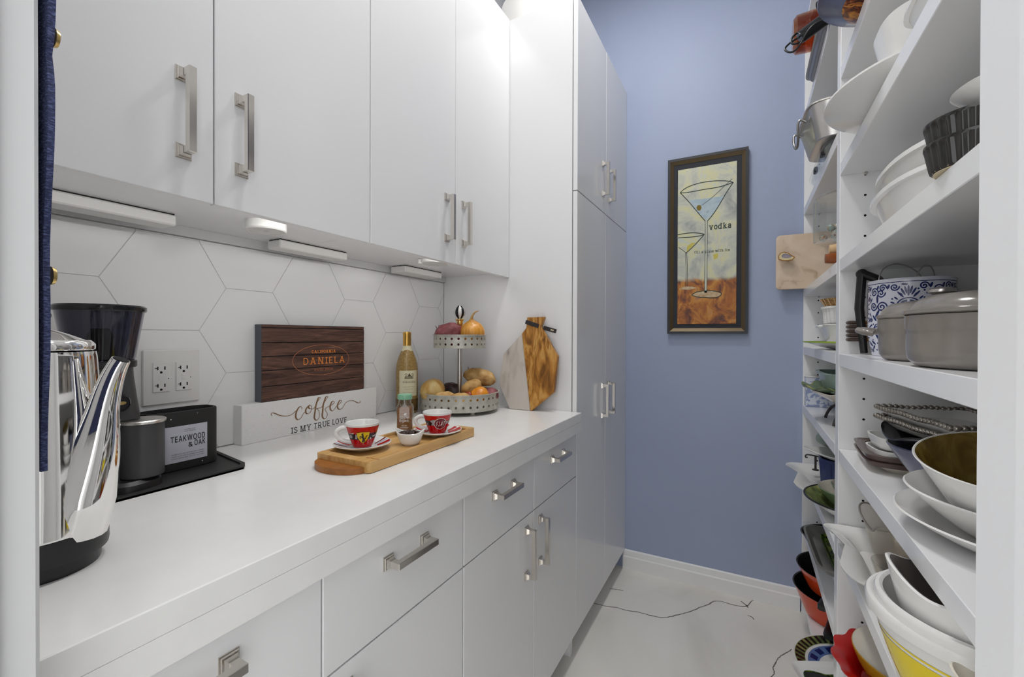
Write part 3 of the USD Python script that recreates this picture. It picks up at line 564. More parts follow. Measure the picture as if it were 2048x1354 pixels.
# --- tray
tb = thing('serving_board', 'long bamboo serving board holding two red coffee cups', 'serving board', (-.7785, .872, ZT))
TB = sbox(-.0835, -.2035, .0835, .2035).buffer(-.010).buffer(.010, 8)
fl_ = affinity.scale(TB, .86, .88); body = cat(mv(ext(TB, .017), (0, 0, .0015)), mv(ext(TB.difference(fl_), .0062), (0, 0, .0183)))
gr = unary_union([sbox(-.085, -.176, -.045, -.1735), sbox(.045, -.176, .085, -.1735), sbox(-.085, .1735, -.045, .176), sbox(.045, .1735, .085, .176)])
bd = obj('board', body, 'bamboo', tb, smooth=False)
obj('groove', mv(ext(gr.intersection(TB), .0004), (0, 0, .0242)), 'bamboo_brown', tb, smooth=False)
for sgn in (-1, 1):
    arc = affinity.scale(Point(0, 0).buffer(1, 40), .072, .048).intersection(sbox(-.1, -.1, .1, .012) if sgn < 0 else sbox(-.1, -.012, .1, .1)); arc = affinity.translate(arc, -.002, sgn * .1955)
    obj('end_lip', mv(ext(arc, .0125), (0, 0, .0005)), 'bamboo_brown', tb, 'darker rounded end lip', smooth=False)
ZB = ZT + .0186
# --- cups and saucers
def cup_r(z): return float(np.interp(z, [0, .004, .02, .04, .054, .058], [.0205, .0225, .0285, .0350, .0390, .0395]))
def espresso(loc, saucer_label, cup_label, kind, ang, hang):
    sc_ = thing('saucer', saucer_label, 'saucer', loc)
    SR = .066; pr = [(0, 0), (.022, 0), (.024, .002), (.034, .004), (.052, .009), (SR, .0155), (SR + .0006, .0165), (SR - .001, .0172), (.050, .0112), (.034, .0066), (.026, .0058), (0, .0058)]
    obj('plate', rev(pr, 72), 'white_porcelain', sc_)
    zr = lambda r: np.interp(r, [.026, .034, .050, SR - .001], [.0058, .0066, .0112, .0172])
    def decal(a0, a1, r0, r1, mat_, e=.0004):
        v, fc = [], []; na, nr = 10, 5
        for i in range(nr + 1):
            for j in range(na + 1):
                r = r0 + (r1 - r0) * i / nr; a = a0 + (a1 - a0) * j / na; v.append((r * math.cos(a), r * math.sin(a), zr(r) + e))
        for i in range(nr):
            for j in range(na): p = i * (na + 1) + j; fc += [(p, p + na + 1, p + na + 2), (p, p + na + 2, p + 1)]
        return TM(v, fc)
    if kind == 0: seq = [(-.15, .22, .034, .0640, 'cup_red'), (.34, .44, .036, .0630, 'cup_lilac'), (.52, .62, .034, .0640, 'cup_maroon')]
    else: seq = [(-.25, .30, .030, .0640, 'cup_red'), (.42, .66, .034, .0600, 'cup_red')]
    for q in range(5):
        for (a0, a1, r0, r1, mt_) in seq: obj('painted_patch', decal(ang + q * 2 * PI / 5 + .25 + a0, ang + q * 2 * PI / 5 + .25 + a1, r0, r1, mt_), mt_, sc_, smooth=False)
    cu = thing('espresso_cup', cup_label, 'cup', (loc[0], loc[1], loc[2] + .0062))
    zs_ = [.0, .002, .004, .012, .02, .03, .04, .054, .058]
    out = [(0, .001), (.019, 0)] + [(cup_r(z), z) for z in zs_[1:]] + [(.0388, .0592)] + [(cup_r(z) - .0032, z) for z in (.056, .04, .02, .008)] + [(0, .006)]
    obj('cup', rev(out, 64), 'white_porcelain', cu)
    A = lambda sh, e=.0005: wrap(sh, cup_r, ang, e)
    w = .039
    obj('red_glaze', A(sbox(-w, .0022, w, .0525)), 'cup_red', cu, 'red glazed front')
    if kind == 0:
        obj('black_band', A(sbox(-w, .0225, w, .0365), .0008), 'cup_black', cu, smooth=False)
        sq = unary_union([Point(-.030, .030).buffer(.0045), Polygon([(-.020, .024), (-.016, .036), (-.013, .036), (-.013, .024)])]); obj('grey_motif', A(sq, .0011), 'cup_grey', cu, smooth=False)
        obj('white_motif', A(unary_union([Polygon([(-.034, .0365), (-.018, .0395), (-.022, .0365)]), Polygon([(-.037, .028), (-.034, .031), (-.034, .026)]), Polygon([(.016, .0225), (.018, .0275), (.021, .0225)]), Polygon([(.022, .029), (.034, .031), (.03, .0265), (.024, .0272)])]), .0011), 'white_porcelain', cu, smooth=False)
        sh = Polygon([(-.0135, .0405), (-.005, .0415), (.0, .0418), (.005, .0415), (.0135, .0405), (.0128, .030), (.010, .0225), (.0055, .0165), (0, .0132), (-.0055, .0165), (-.010, .0225), (-.0128, .030)])
        obj('shield', A(sh, .0012), 'cup_yellow', cu, 'yellow shield emblem with a rearing black horse', smooth=False)
        rim_ = sh.difference(sh.buffer(-.0006)); 
        hs = unary_union([LineString([(-.0005, .0185), (.0012, .0235), (-.0008, .0285)]).buffer(.0022), LineString([(-.0008, .0285), (-.0010, .0335), (-.0018, .0365)]).buffer(.0016), Polygon([(-.0030, .0362), (-.0005, .0392), (.0005, .0375), (-.0008, .0345), (-.0042, .0345)]),
                          LineString([(-.0020, .0305), (-.0060, .0312), (-.0070, .0290)]).buffer(.0008), LineString([(-.0016, .0285), (-.0058, .0272), (-.0066, .0252)]).buffer(.0008), LineString([(.0008, .0225), (-.0018, .0200), (-.0010, .0170)]).buffer(.0009), LineString([(.0016, .0225), (.0042, .0200), (.0030, .0168)]).buffer(.0009),
                          LineString([(.0018, .0240), (.0052, .0262), (.0062, .0305), (.0084, .0325)]).buffer(.0009)])
        obj('horse_emblem', A(unary_union([hs, rim_]), .0016), 'cup_black', cu, smooth=False)
    else:
        obj('black_band', A(sbox(-w, .0250, -.006, .0385), .0008), 'cup_black', cu, smooth=False)
        obj('grey_motif', A(unary_union([Polygon([(-.022, .0385), (-.010, .0425), (-.004, .036), (-.010, .026), (-.020, .0255), (-.016, .032)]), Polygon([(-.036, .029), (-.032, .031), (-.030, .0265), (-.036, .0255)]), sbox(.018, .028, w, .036)]), .0011), 'cup_grey', cu, smooth=False)
        rr_ = affinity.scale(Point(0, 0).buffer(1, 32), .0165, .0155); rr_ = affinity.translate(rr_, .006, .0305)
        obj('emblem_rim', A(rr_, .0014), 'white_porcelain', cu, smooth=False); obj('emblem', A(affinity.scale(rr_, .92, .92), .0017), 'cup_maroon', cu, 'round dark red emblem with white letters', smooth=False)
        tx_ = affinity.skew(letters('FIAT', .0130, width=.0215, gap=.34), 8, 0, origin=(0, 0)); obj('emblem_lettering', A(affinity.translate(tx_, -.0048, .0240), .0020), 'print_white', cu, smooth=False)
    hp = smooth_path([(.033, 0, .044), (.049, 0, .046), (.0585, 0, .037), (.0545, 0, .025), (.040, 0, .0155), (.026, 0, .012)], 26)
    obj('handle', mv(tube(hp, .0042, 12, flat=1.25), rz=hang), 'white_porcelain', cu, 'white loop handle')
espresso((-.812, .760, ZB), 'white saucer with red stripes under the yellow shield cup', 'red espresso cup with a yellow shield and black horse emblem', 0, math.atan2(-.76, .812) + .05, math.atan2(-.76, .812) - 1.62)
espresso((-.748, .966, ZB), 'white saucer with red shapes under the cup with a round emblem', 'red espresso cup with a round red emblem, near the tiered stand', 1, math.atan2(-.966, .748) + .06, math.atan2(-.966, .748) - 1.55)
# --- spice jar
j = thing('spice_jar', 'square glass spice jar of brown powder with a pale green lid', 'jar', (-.832, .930, ZB), .62)
obj('powder', loft([sup(.004, .0195, .0195, 6), sup(.070, .0195, .0195, 6), sup(.076, .0175, .0175, 5)]), 'spice', j, 'ground brown spice')
obj('glass', loft([sup(0, .0215, .0215, 6), sup(.002, .0235, .0235, 6), sup(.074, .0235, .0235, 6), sup(.082, .0200, .0200, 4), sup(.086, .0175, .0175, 2), sup(.097, .0175, .0175, 2), sup(.097, .0155, .0155, 2), sup(.086, .0160, .0160, 2), sup(.075, .0215, .0215, 6), sup(.003, .0210, .0210, 6)]), 'jar_glass', j)
obj('lid', mv(rev([(0, .0972), (.0190, .0972), (.0198, .0985), (.0198, .1085), (.0185, .1105), (0, .1105)], 40)), 'jar_lid', j, 'pale green screw lid')
jt = unary_union([affinity.translate(letters("Simply", .0070, width=.020), -.009, .0480), affinity.translate(letters('Organic', .0070, width=.026), -.012, .0385), Polygon([(-.001, .0575), (.002, .062), (.005, .0615), (.008, .0625), (.0065, .058), (.003, .0555)]), affinity.translate(letters('GROUND', .0030, width=.014), -.006, .0265), affinity.translate(letters('CINNAMON', .0030, width=.022), -.010, .0215), affinity.translate(affinity.rotate(affinity.scale(Point(0, 0).buffer(1), .004, .0016), 35), .002, .0125)])
obj('lettering', put(ext(jt, .0003), (0, -.0236, 0), WALLY), 'print_white', j, 'white printed lettering', smooth=False)
# --- bean bowl
bb_ = thing('bean_bowl', 'small white boat-shaped bowl of roasted coffee beans', 'bowl', (-.741, .848, ZB), .46)
def boat(th, r, z, i):
    e = abs(math.cos(th)) ** 6; s = max(0, (z - .012) / .02)
    return (r * (1.0 + .16 * e * s) * math.cos(th), r * .84 * math.sin(th), z * (1 + .34 * e))
obj('dish', bowl(.033, .030, .019, .003, 56, 2.4, boat), 'white_porcelain', bb_)
rg = random.Random(3); bm = []
for q in range(95):
    r = .0275 * math.sqrt(rg.random()); a = rg.random() * 2 * PI; e = mv(trimesh.creation.icosphere(1, 1), s=(.0052, .0036, .0028)); h = .0245 + .0075 * (1 - (r / .029) ** 2) + rg.random() * .002
    bm.append(mv(mv(e, rx=rg.random() * 2, rz=rg.random() * 6), (r * math.cos(a), r * .84 * math.sin(a), h)))
bm.append(mv(rev([(0, .020), (.027, .022), (.025, .026), (0, .029)], 32), s=(1, .84, 1)))
m = cat(*bm); c_, s_ = math.cos(.46), math.sin(.46); v = m.vertices.copy(); m.vertices = np.c_[v[:, 0] * c_ - v[:, 1] * s_ - .741, v[:, 0] * s_ + v[:, 1] * c_ + .848, v[:, 2] + ZB]
single('coffee_beans', m, 'coffee_bean', 'dark roasted coffee beans heaped in the white boat-shaped bowl', 'coffee beans', kind='stuff')
# --- tiered stand
SXY = (-.990, 1.418); ts = thing('tiered_stand', 'two-tier galvanized stand with punched holes and a balloon finial', 'stand', (*SXY, ZT))
def pan(R, z, h, nh):
    w = rev([(0, z), (R, z), (R, z + h), (R + .0045, z + h), (R + .0045, z + h + .003), (R - .0018, z + h + .003), (R - .0018, z + .0022), (0, z + .0022)], 96)
    K = mani(w); cut = []
    for zz_ in (z + h * .30, z + h * .74):
        for i in range(nh):
            a = 2 * PI * i / nh; cut.append(manifold3d.Manifold.cylinder(.02, .0045, .0045, 14).rotate((0, 90, 0)).translate((R - .01, 0, zz_)).rotate((0, 0, math.degrees(a))))
    return from_mani(K - manifold3d.Manifold.compose(cut))
obj('lower_tray', pan(.152, .014, .060, 36), 'galvanized', ts, smooth=30); obj('upper_tray', pan(.101, .244, .048, 25), 'galvanized', ts, smooth=30)
obj('pole', rev([(0, .014), (.0085, .016), (.0085, .30), (.006, .326), (0, .326)], 24), 'steel', ts)
for a in (.2, 1.77, 3.34, 4.91): obj('foot', mv(rev([(0, 0), (.009, 0), (.010, .004), (.009, .0142), (0, .0142)], 20), (.118 * math.cos(a - .75), .118 * math.sin(a - .75), 0)), 'galvanized', ts)
obj('finial_cup', rev([(0, .326), (.008, .326), (.012, .338), (.0135, .350), (.0155, .352), (.0150, .356), (.010, .354), (0, .352)], 28), 'brass', ts, 'brass cup of the balloon finial')
bl = lambda s, e=0: (.0215 + e) * math.sin(PI * s) ** .8 if s < .55 else (.0215 + e) * math.sin(PI * (s)) ** .62
bz = lambda s: .353 + .058 * s
def gore(a0, a1, e, na=8, nz=18):
    v, fc = [], []
    for i in range(nz + 1):
        for q in range(na + 1):
            a = a0 + (a1 - a0) * q / na; s = .02 + .96 * i / nz; r = bl(s, e); v.append((r * math.cos(a), r * math.sin(a), bz(s)))
    for i in range(nz):
        for q in range(na): p = i * (na + 1) + q; fc += [(p, p + 1, p + na + 2), (p, p + na + 2, p + na + 1)]
    return TM(v, fc)
fb = obj('balloon', rev([(0, bz(.02))] + [(bl(s), bz(s)) for s in np.linspace(.02, .98, 20)] + [(0, bz(.985))], 40), 'white_porcelain', ts, 'striped hot-air balloon finial')
for q in range(5): obj('stripe', gore(q * 2 * PI / 5 - .62, q * 2 * PI / 5 - .62 + .64, .0005), 'black_gloss', fb, 'black stripe' if q == 0 else None)
rg = random.Random(11); bd_ = []
for q in range(14): a = q * 2 * PI / 14; bd_.append(mv(trimesh.creation.icosphere(1, .0032), (.0145 * math.cos(a), .0145 * math.sin(a), .3545)))
obj('beading', cat(*bd_), 'brass', ts)
# --- vegetables
def onion(name, lab, loc, R, mt_, tilt=(0, 0), neck=True, roots=True, seed=1, squash=.93):
    o = thing(name, lab, 'onion', loc)
    pr = [(0, -R * squash)] + [(R * math.sin(t) ** .95, -R * squash * math.cos(t)) for t in np.linspace(.12, 2.65, 22)] + ([(R * .22, R * 1.0), (R * .13, R * 1.12)] if neck else []) + [(0, R * (1.12 if neck else .95))]
    f = lambda th, r, z, i: (r * (1 + .012 * math.sin(th * 5 + seed)) * math.cos(th), r * (1 + .012 * math.sin(th * 7 + seed)) * math.sin(th), z)
    obj('bulb', mv(rev(pr, 48, f), rx=tilt[0], ry=tilt[1]), mt_, o)
    if neck: obj('dry_neck', mv(tube(smooth_path([(0, 0, R * 1.05), (R * .05, 0, R * 1.3), (R * .25, R * .05, R * 1.6), (R * .62, R * .1, R * 1.78)], 14), np.linspace(R * .16, R * .05, 14), 8, flat=.6), rx=tilt[0], ry=tilt[1]), 'onion_pale', o)
    if roots: obj('root_end', mv(rev([(0, -R * squash - .004), (R * .26, -R * squash - .001), (R * .30, -R * squash * .955), (0, -R * squash * .9)], 20), rx=tilt[0], ry=tilt[1]), 'potato_tan', o, 'dry brown root end')
    return o
def potato(lab, loc, a, b, c, mt_, seed, rz=0, ry=0, rx=0, sprouts=0):
    p = thing('potato', lab, 'potato', loc)
    obj('tuber', mv(lumpy(a, b, c, .13, seed), rx=rx, ry=ry, rz=rz), mt_, p)
    if sprouts:
        rg = random.Random(seed); ms = []
        for q in range(sprouts):
            x = -a * .75 + q * a * .22; ms.append(mv(tube([(x, 0, c * .55), (x - .003, .002, c * .55 + .010), (x - .006 + rg.random() * .01, 0, c * .55 + .014)], [.0016, .0014, .0008], 6), rx=rx, ry=ry, rz=rz))
        obj('sprout', cat(*ms), 'sprout', p, 'short dark sprouts')
ZU, ZL = ZT + .2465, ZT + .0165
onion('onion', 'golden brown onion with a long dry neck on the upper tier', (-.938, 1.428, ZU + .056), .049, 'onion_skin', (.25, .10))
potato('red-skinned potato with dark sprouts on the upper tier', (-1.012, 1.376, ZU + .058), .054, .036, .036, 'potato_red', 4, rz=.72, ry=-.18, sprouts=4)
potato('red-skinned potato buried under the sprouting one on the upper tier', (-1.02, 1.40, ZU + .030), .045, .032, .028, 'potato_red', 6)
onion('onion', 'large pale yellow onion at the left of the lower tier', (-1.040, 1.315, ZL + .068), .047, 'onion_pale', (.5, -.3), neck=False, seed=2)
potato('long tan potato lying on top at the right of the lower tier', (-.938, 1.482, ZL + .110), .066, .036, .034, 'potato_tan', 8, rz=.42, ry=.17, sprouts=2)
potato('short tan potato leaning beside the pole of the lower tier', (-.920, 1.396, ZL + .080), .041, .028, .027, 'potato_tan', 12, rz=.55, ry=-.45)
potato('flat tan potato at the front left of the lower tier', (-.978, 1.308, ZL + .040), .045, .032, .029, 'potato_tan', 15, rz=.6)
potato('flat tan potato at the front middle of the lower tier', (-.918, 1.322, ZL + .039), .046, .032, .028, 'potato_tan', 18, rz=.7)
onion('onion', 'small bright orange onion at the front right of the lower tier', (-.887, 1.400, ZL + .048), .037, 'onion_orange', (1.0, .4), neck=False, roots=False, seed=3)
single('onion_peel', mv(lumpy(.020, .016, .022, .25, 31, 2), (-.917, 1.372, ZL + .046)), 'onion_peel', 'loose reddish brown peel against the small orange onion', 'onion peel')
potato('small red potato at the far right of the lower tier', (-.868, 1.455, ZL + .048), .029, .026, .027, 'potato_red', 22)
single('beetroot', mv(lumpy(.045, .034, .036, .2, 41), (-1.035, 1.430, ZL + .053)), 'dark_veg', 'dark purple beetroot behind the large pale onion', 'beetroot')
potato('tan potato hidden under the long potato on the lower tier', (-.930, 1.490, ZL + .036), .042, .034, .034, 'potato_tan', 25, rz=.4)
# --- marble and wood board
cb = thing('cutting_board', 'faceted cutting board, half white marble and half brown wood, leaning on the tall cupboard', 'cutting board', (-.757, 1.5475, ZT))
OUT = [(-.773, 1.316), (-.697, 1.317), (-.712, 1.28), (-.636, 1.164), (-.646, 1.029), (-.738, .9505), (-.834, .9505), (-.886, 1.043), (-.873, 1.169), (-.793, 1.251), (-.775, 1.275)]
OP = affinity.translate(Polygon(OUT), .757, -.9505); CL = [(-.793, 1.2515), (-.741, .940)]
cut = Polygon([(CL[0][0] + .757 - .006, CL[0][1] - .9505 + .001), (CL[1][0] + .757, CL[1][1] - .9505), (-.3, -.05), (-.3, .33)]); cut = Polygon([(-.036, .301), (.0165, -.012), (-.3, -.012), (-.3, .301)])
TL = math.atan2(.032, .36)
lean = lambda m: mv(put(m, (0, 0, 0), WALLY), rx=-TL)
def slab(sh, t):
    m = cat(mv(ext(sh, t - .003), (0, 0, .0015)), mv(ext(sh.buffer(-.0015, join_style=2), t), (0, 0, 0))); return mv(m, (0, 0, -.009))
obj('wood_half', lean(slab(OP.difference(cut).buffer(-.0002), .018)), 'mango_wood', cb, 'brown wood half with swirling grain', smooth=False)
obj('marble_half', lean(slab(OP.intersection(cut).buffer(-.0002), .018)), 'marble_white', cb, 'white grey-veined marble half', smooth=False)
st = [mv(bx(-.030, .030, -.008, .008, -.0012, .0012, .0008), (-.022, .338, .0105), rz=0), mv(bx(-.024, .024, -.008, .008, -.0012, .0012, .0008), (.086, .319, -.0105))]
sp_ = [mv(mv(bx(-.030, .030, -.008, .008, -.0013, .0013, .0008), rz=-.30), (.008, .339, .0105)), mv(mv(bx(-.028, .028, -.008, .008, -.0013, .0013, .0008), rz=-.26), (.078, .318, -.0050))]
obj('strap', lean(cat(*sp_)), 'leather', cb, 'dark leather hanging strap', smooth=False)
obj('strap_hole', lean(cat(*[mv(bx(-.003, .003, -.003, .003, 0, .0005), (.085 + .007 * q, .3165 - .0018 * q, -.0037)) for q in (0, 1)])), 'bisque', cb, smooth=False)
# --- picture
pf = thing('framed_picture', 'framed martini glass print reading vodka on the blue wall', 'picture', (-.180, YB - .001, 1.694))
FW, FH = .1805, .4395
def mould(x, z, w, dep, b): return None
O = sbox(-FW, -FH, FW, FH); I1 = sbox(-FW + .028, -FH + .028, FW - .028, FH - .028)
fr_o = ext(O.difference(sbox(-FW + .012, -FH + .012, FW - .012, FH - .012)), .026)
pl = lambda m: put(m, (0, 0, 0), WALLY)
obj('frame', pl(fr_o), 'frame_black', pf, 'black outer frame', smooth=False)
q4 = [(1, 1), (-1, 1), (-1, -1), (1, -1)]; ring_ = lambda a, z: np.array([(sx * (FW - a), sz * (FH - a), z) for sx, sz in q4])
obj('inner_bevel', pl(loft([ring_(.012, .0245), ring_(.028, .012), ring_(.030, .004), ring_(.012, .004)][0:2] , cap=False)), 'frame_gold', pf, 'dull bronze inner bevel', smooth=False)
obj('mat_board', pl(mv(ext(O.buffer(-.004), .0105), (0, 0, .0005))), 'mat_black', pf, 'dark mat', smooth=False)
PX, PZ = -.180, 1.694
cv = obj('print', pl(mv(ext(sbox(-.1335, -.3905, .1315, .3850), .0022), (0, 0, .0112))), 'painting', pf, 'mottled cream and brown painted print', smooth=False)
PT = {'rim_top':[(-0.3029, 1.9646), (-0.2847, 1.9797), (-0.2451, 1.9942), (-0.1887, 2.0004), (-0.1336, 1.9974), (-0.0864, 1.9881), (-0.0644, 1.9786)],
 'rim_bot':[(-0.3029, 1.9646), (-0.2521, 1.9616), (-0.1885, 1.9647), (-0.1266, 1.9663), (-0.0863, 1.9733), (-0.0644, 1.9786)],
 'left':[(-0.3029, 1.9646), (-0.2627, 1.9147), (-0.2231, 1.8594), (-0.1864, 1.8091)], 'right':[(-0.0644, 1.9771), (-0.1061, 1.911), (-0.1431, 1.8489), (-0.1759, 1.8079)],
 'stemL':[(-0.1864, 1.8091), (-0.1858, 1.6954), (-0.1867, 1.5817), (-0.1874, 1.4566)], 'stemR':[(-0.1759, 1.8079), (-0.1768, 1.6945), (-0.1769, 1.581), (-0.1777, 1.4562)],
 'base':[(-0.2461, 1.4476), (-0.2212, 1.4619), (-0.1791, 1.4653), (-0.1377, 1.4619), (-0.1119, 1.448), (-0.124, 1.4351), (-0.172, 1.4324), (-0.2211, 1.4374), (-0.2461, 1.4476)],
 'pick':[(-0.0685, 1.9962), (-0.1063, 1.9631), (-0.1537, 1.9217), (-0.2021, 1.8886)],
 'g2top':[(-0.3122, 1.7543), (-0.2728, 1.7579), (-0.2226, 1.754), (-0.1909, 1.7445)], 'g2bot':[(-0.3106, 1.7386), (-0.2582, 1.737), (-0.2155, 1.7379), (-0.1909, 1.7429)],
 'g2right':[(-0.1909, 1.7429), (-0.2295, 1.6996), (-0.2723, 1.6597)], 'g2left':[(-0.3089, 1.6902), (-0.2869, 1.6726), (-0.2738, 1.6599)],
 'g2stemL':[(-0.2767, 1.6601), (-0.2734, 1.588), (-0.2737, 1.4952)], 'g2stemR':[(-0.2701, 1.6595), (-0.2676, 1.5875), (-0.2665, 1.4948)]}
LIQ = [(-0.2627, 1.9224), (-0.1883, 1.9193), (-0.1028, 1.9195), (-0.1431, 1.8489), (-0.1808, 1.81), (-0.2231, 1.8594)]
OLV = [(-0.2268, 1.8813), (-0.2198, 1.891), (-0.2071, 1.8893), (-0.2028, 1.8758), (-0.209, 1.8629), (-0.2217, 1.8654)]
G2B = [(-0.3043, 1.4812), (-0.2788, 1.4916), (-0.2463, 1.4899), (-0.2249, 1.4812), (-0.257, 1.4743), (-0.3043, 1.4781)]
LEM = [(-0.2709, 1.6635), (-0.2681, 1.6918), (-0.2473, 1.7075), (-0.2281, 1.7071), (-0.2494, 1.6846)]
pp = lambda sh, e: pl(mv(ext(affinity.translate(sh, -PX, -PZ).intersection(sbox(-.133, -.39, .131, .3845)), .0003), (0, 0, .0134 + e)))
obj('painted_stem', pp(sbox(-.1865, 1.457, -.1765, 1.81), 0), 'paint_pale', cv, smooth=False)
obj('painted_liquid', pp(Polygon(LIQ), 0), 'paint_liquid', cv, smooth=False)
obj('painted_foot', pp(unary_union([Polygon(PT['base']), Polygon(G2B)]), 0), 'paint_base', cv, smooth=False)
obj('painted_lemon', pp(unary_union([Polygon(LEM), Polygon([(-.150, 1.640), (-.128, 1.646), (-.130, 1.622), (-.146, 1.618)])]), 0), 'paint_yellow', cv, smooth=False)
obj('painted_olive', pp(Polygon(OLV), .0003), 'paint_olive', cv, smooth=False)
wl_ = {'pick': .0016, 'g2stemL': .002, 'g2stemR': .002, 'g2left': .002, 'stemL': .0022, 'stemR': .0022}
obj('ink_lines', pp(unary_union([stroke(v, wl_.get(kx, .0034), 40) for kx, v in PT.items()]), .0006), 'ink_line', cv, 'dark ink outlines of two martini glasses', smooth=False)
vk = unary_union([affinity.translate(letters('vodka', .026, serif=True, bold=True, width=.098), -.1700, 1.7640), affinity.translate(letters('fill a glass with ice', .0115, serif=True, width=.158), -.2350, 1.6530)])
obj('lettering', pp(vk, .0008), 'ink_line', cv, 'typewriter lettering', smooth=False)

# ================================================================== dishes on the shelves, near bay
def lay(m, loc=(0, 0, 0), rz=0, rx=0, ry=0): return mv(m, loc, rx=rx, ry=ry, rz=rz)
# shelf z 1.975
c = thing('serving_bowl', 'wide grey bowl with an orange flower pattern at the top of the near bay', 'bowl', (.295, 1.262, 1.9751))
obj('bowl', rev([(0, .006), (.060, .006), (.060, 0), (.066, 0), (.068, .006), (.085, .014), (.118, .036), (.140, .050), (.152, .054), (.153, .057), (.140, .055), (.112, .042), (.080, .018), (0, .012)], 72), 'slate_blue_glaze', c)
obj('flower_band', rev([(.0685, .0052), (.0860, .0132), (.1050, .0262)], 72), 'flower_print', c, 'orange and brown flower pattern')
# shelf z 1.713
c = thing('oval_platter', 'large white oval platter overhanging the shelf in front of the divider', 'platter', (.350, 1.205, 1.7132))
PLT = oval(.92, 1.0)
obj('platter', rev([(0, .004), (.10, .004), (.10, 0), (.106, 0), (.110, .004), (.15, .013), (.205, .032), (.217, .037), (.217, .041), (.205, .037), (.15, .019), (.10, .010), (0, .009)], 80, PLT), 'white_porcelain', c)
obj('foot_ring', rev([(.0985, .0035), (.0985, -.0001), (.1062, -.0001), (.1105, .0042)], 60, PLT), 'taupe_clay', c, 'unglazed tan foot ring')
c = thing('casserole_dish', 'rounded white casserole stacked on the overhanging oval platter', 'dish', (.322, 1.082, 1.7262)); obj('dish', tub(.085, .080, .105, .098, .098, .006, 3), 'white_porcelain', c)
c = thing('baking_dish', 'long white rectangular baking dish near the front, beside the oval platter', 'dish', (.322, .815, 1.7132)); obj('dish', tub(.085, .130, .098, .145, .044, .006, 7, lip=.006), 'white_porcelain', c)
for sg in (-1, 1): obj('grip', bx(-.03, .03, sg * .155 - .008, sg * .155 + .008, .036, .042, .002), 'white_porcelain', c)
# shelf z 1.452
def ovaldish(n, lab, loc, h, a, b, hand=True):
    c = thing(n, lab, 'dish', loc, 0, 'stacked white oval dishes'); obj('dish', loft([sup(0, a * .80, b * .84, 2.4), sup(.004, a * .84, b * .87, 2.4), sup(h - .008, a * .97, b * .96, 2.4), sup(h - .008, a * 1.04, b * 1.03, 2.4), sup(h, a * 1.04, b * 1.03, 2.4), sup(h, a * .93, b * .93, 2.4), sup(.008, a * .78, b * .82, 2.4)]), 'white_porcelain', c)
    if hand:
        for sg in (-1, 1): obj('grip', loft([sup(h - .010, .026, .018, 3, 24, 0, sg * b * 1.05), sup(h - .001, .030, .022, 3, 24, 0, sg * b * 1.05)]), 'white_porcelain', c)
ovaldish('oval_dish', 'white oval baking dish, lower one of the stack of two below the oval platter', (.352, 1.085, 1.4522), .064, .128, .212)
ovaldish('oval_dish', 'white oval baking dish, upper one of the stack of two below the oval platter', (.355, 1.088, 1.5110), .050, .122, .205)
c = thing('oval_cover', 'shallow white oval lid on top of the two stacked oval dishes', 'lid', (.362, 1.065, 1.5615)); obj('lid', rev([(0, 0), (.95, 0), (1.0, .003), (1.0, .010), (.9, .020), (.5, .032), (0, .036)], 56, lambda th, r, z, i: (r * .105 * math.cos(th), r * .165 * math.sin(th), z)), 'white_porcelain', c)
def ramekin(lab, z):
    c = thing('ramekin', lab, 'ramekin', (.259, .765, z), 0, 'black fluted ramekins'); fl = lambda th, r, zz, i: ((r + (.0013 * math.cos(28 * th) if 2 <= i <= 4 else 0)) * math.cos(th), (r + (.0013 * math.cos(28 * th) if 2 <= i <= 4 else 0)) * math.sin(th), zz)
    obj('dish', rev([(0, .0008), (.046, .0008), (.0485, .004), (.0525, .026), (.0540, .033), (.0555, .034), (.0555, .037), (.0520, .037), (.0490, .028), (.0460, .006), (0, .006)], 168, fl), 'charcoal_glaze', c); obj('base', rev([(0, 0), (.0455, 0), (.0470, .003)], 48), 'bisque', c, 'unglazed beige base')
ramekin('black fluted ramekin, lower of the two at the shelf edge', 1.4521); ramekin('black fluted ramekin, upper of the two at the shelf edge', 1.4790)
c = thing('small_bowl', 'small white bowl sitting on the black fluted ramekins', 'bowl', (.285, .742, 1.5162)); obj('bowl', bowl(.062, .026, .030, .004, 48, 1.2), 'white_porcelain', c)
# shelf z 1.195
def pot(lab, loc, R, h, rz):
    c = thing('dutch_oven', lab, 'pot', loc, rz)
    obj('body', rev([(0, 0), (R * .84, 0), (R * .92, .003), (R * .985, .012), (R, .026), (R, h * .70), (R * 1.015, h * .74), (R * 1.015, h), (R * .96, h), (R * .94, .012), (0, .012)], 72), 'grey_glaze', c)
    obj('lid', rev([(0, h + .0004), (R * 1.0, h + .0004), (R * 1.035, h + .003), (R * 1.03, h + .008), (R * .97, h + .010), (R * .93, h + .020), (R * .80, h + .030), (R * .4, h + .036), (0, h + .037)], 72), 'grey_glaze', c)
    obj('knob', rev([(0, h + .036), (.010, h + .036), (.009, h + .044), (.020, h + .050), (.020, h + .055), (.012, h + .059), (0, h + .060)], 28), 'steel', c)
    for sg in (0, PI):
        pts = [(R * .99, -.040, h * .66), (R + .022, -.034, h * .72), (R + .030, -.012, h * .74), (R + .030, .012, h * .74), (R + .022, .034, h * .72), (R * .99, .040, h * .66)]
        obj('handle', mv(tube(smooth_path(pts, 26), .0085, 12, flat=.8), rz=sg), 'grey_glaze', c)
pot('large grey glazed casserole pot with lid at the front of the near bay', (.340, .885, 1.1951), .122, .078, 1.95)
pot('smaller grey glazed casserole pot with looped handle left of the large grey pot', (.322, 1.112, 1.1951), .092, .080, 2.65)
c = thing('utensil_crock', 'tall blue and white floral crock behind the grey pots', 'crock', (.336, 1.352, 1.1951))
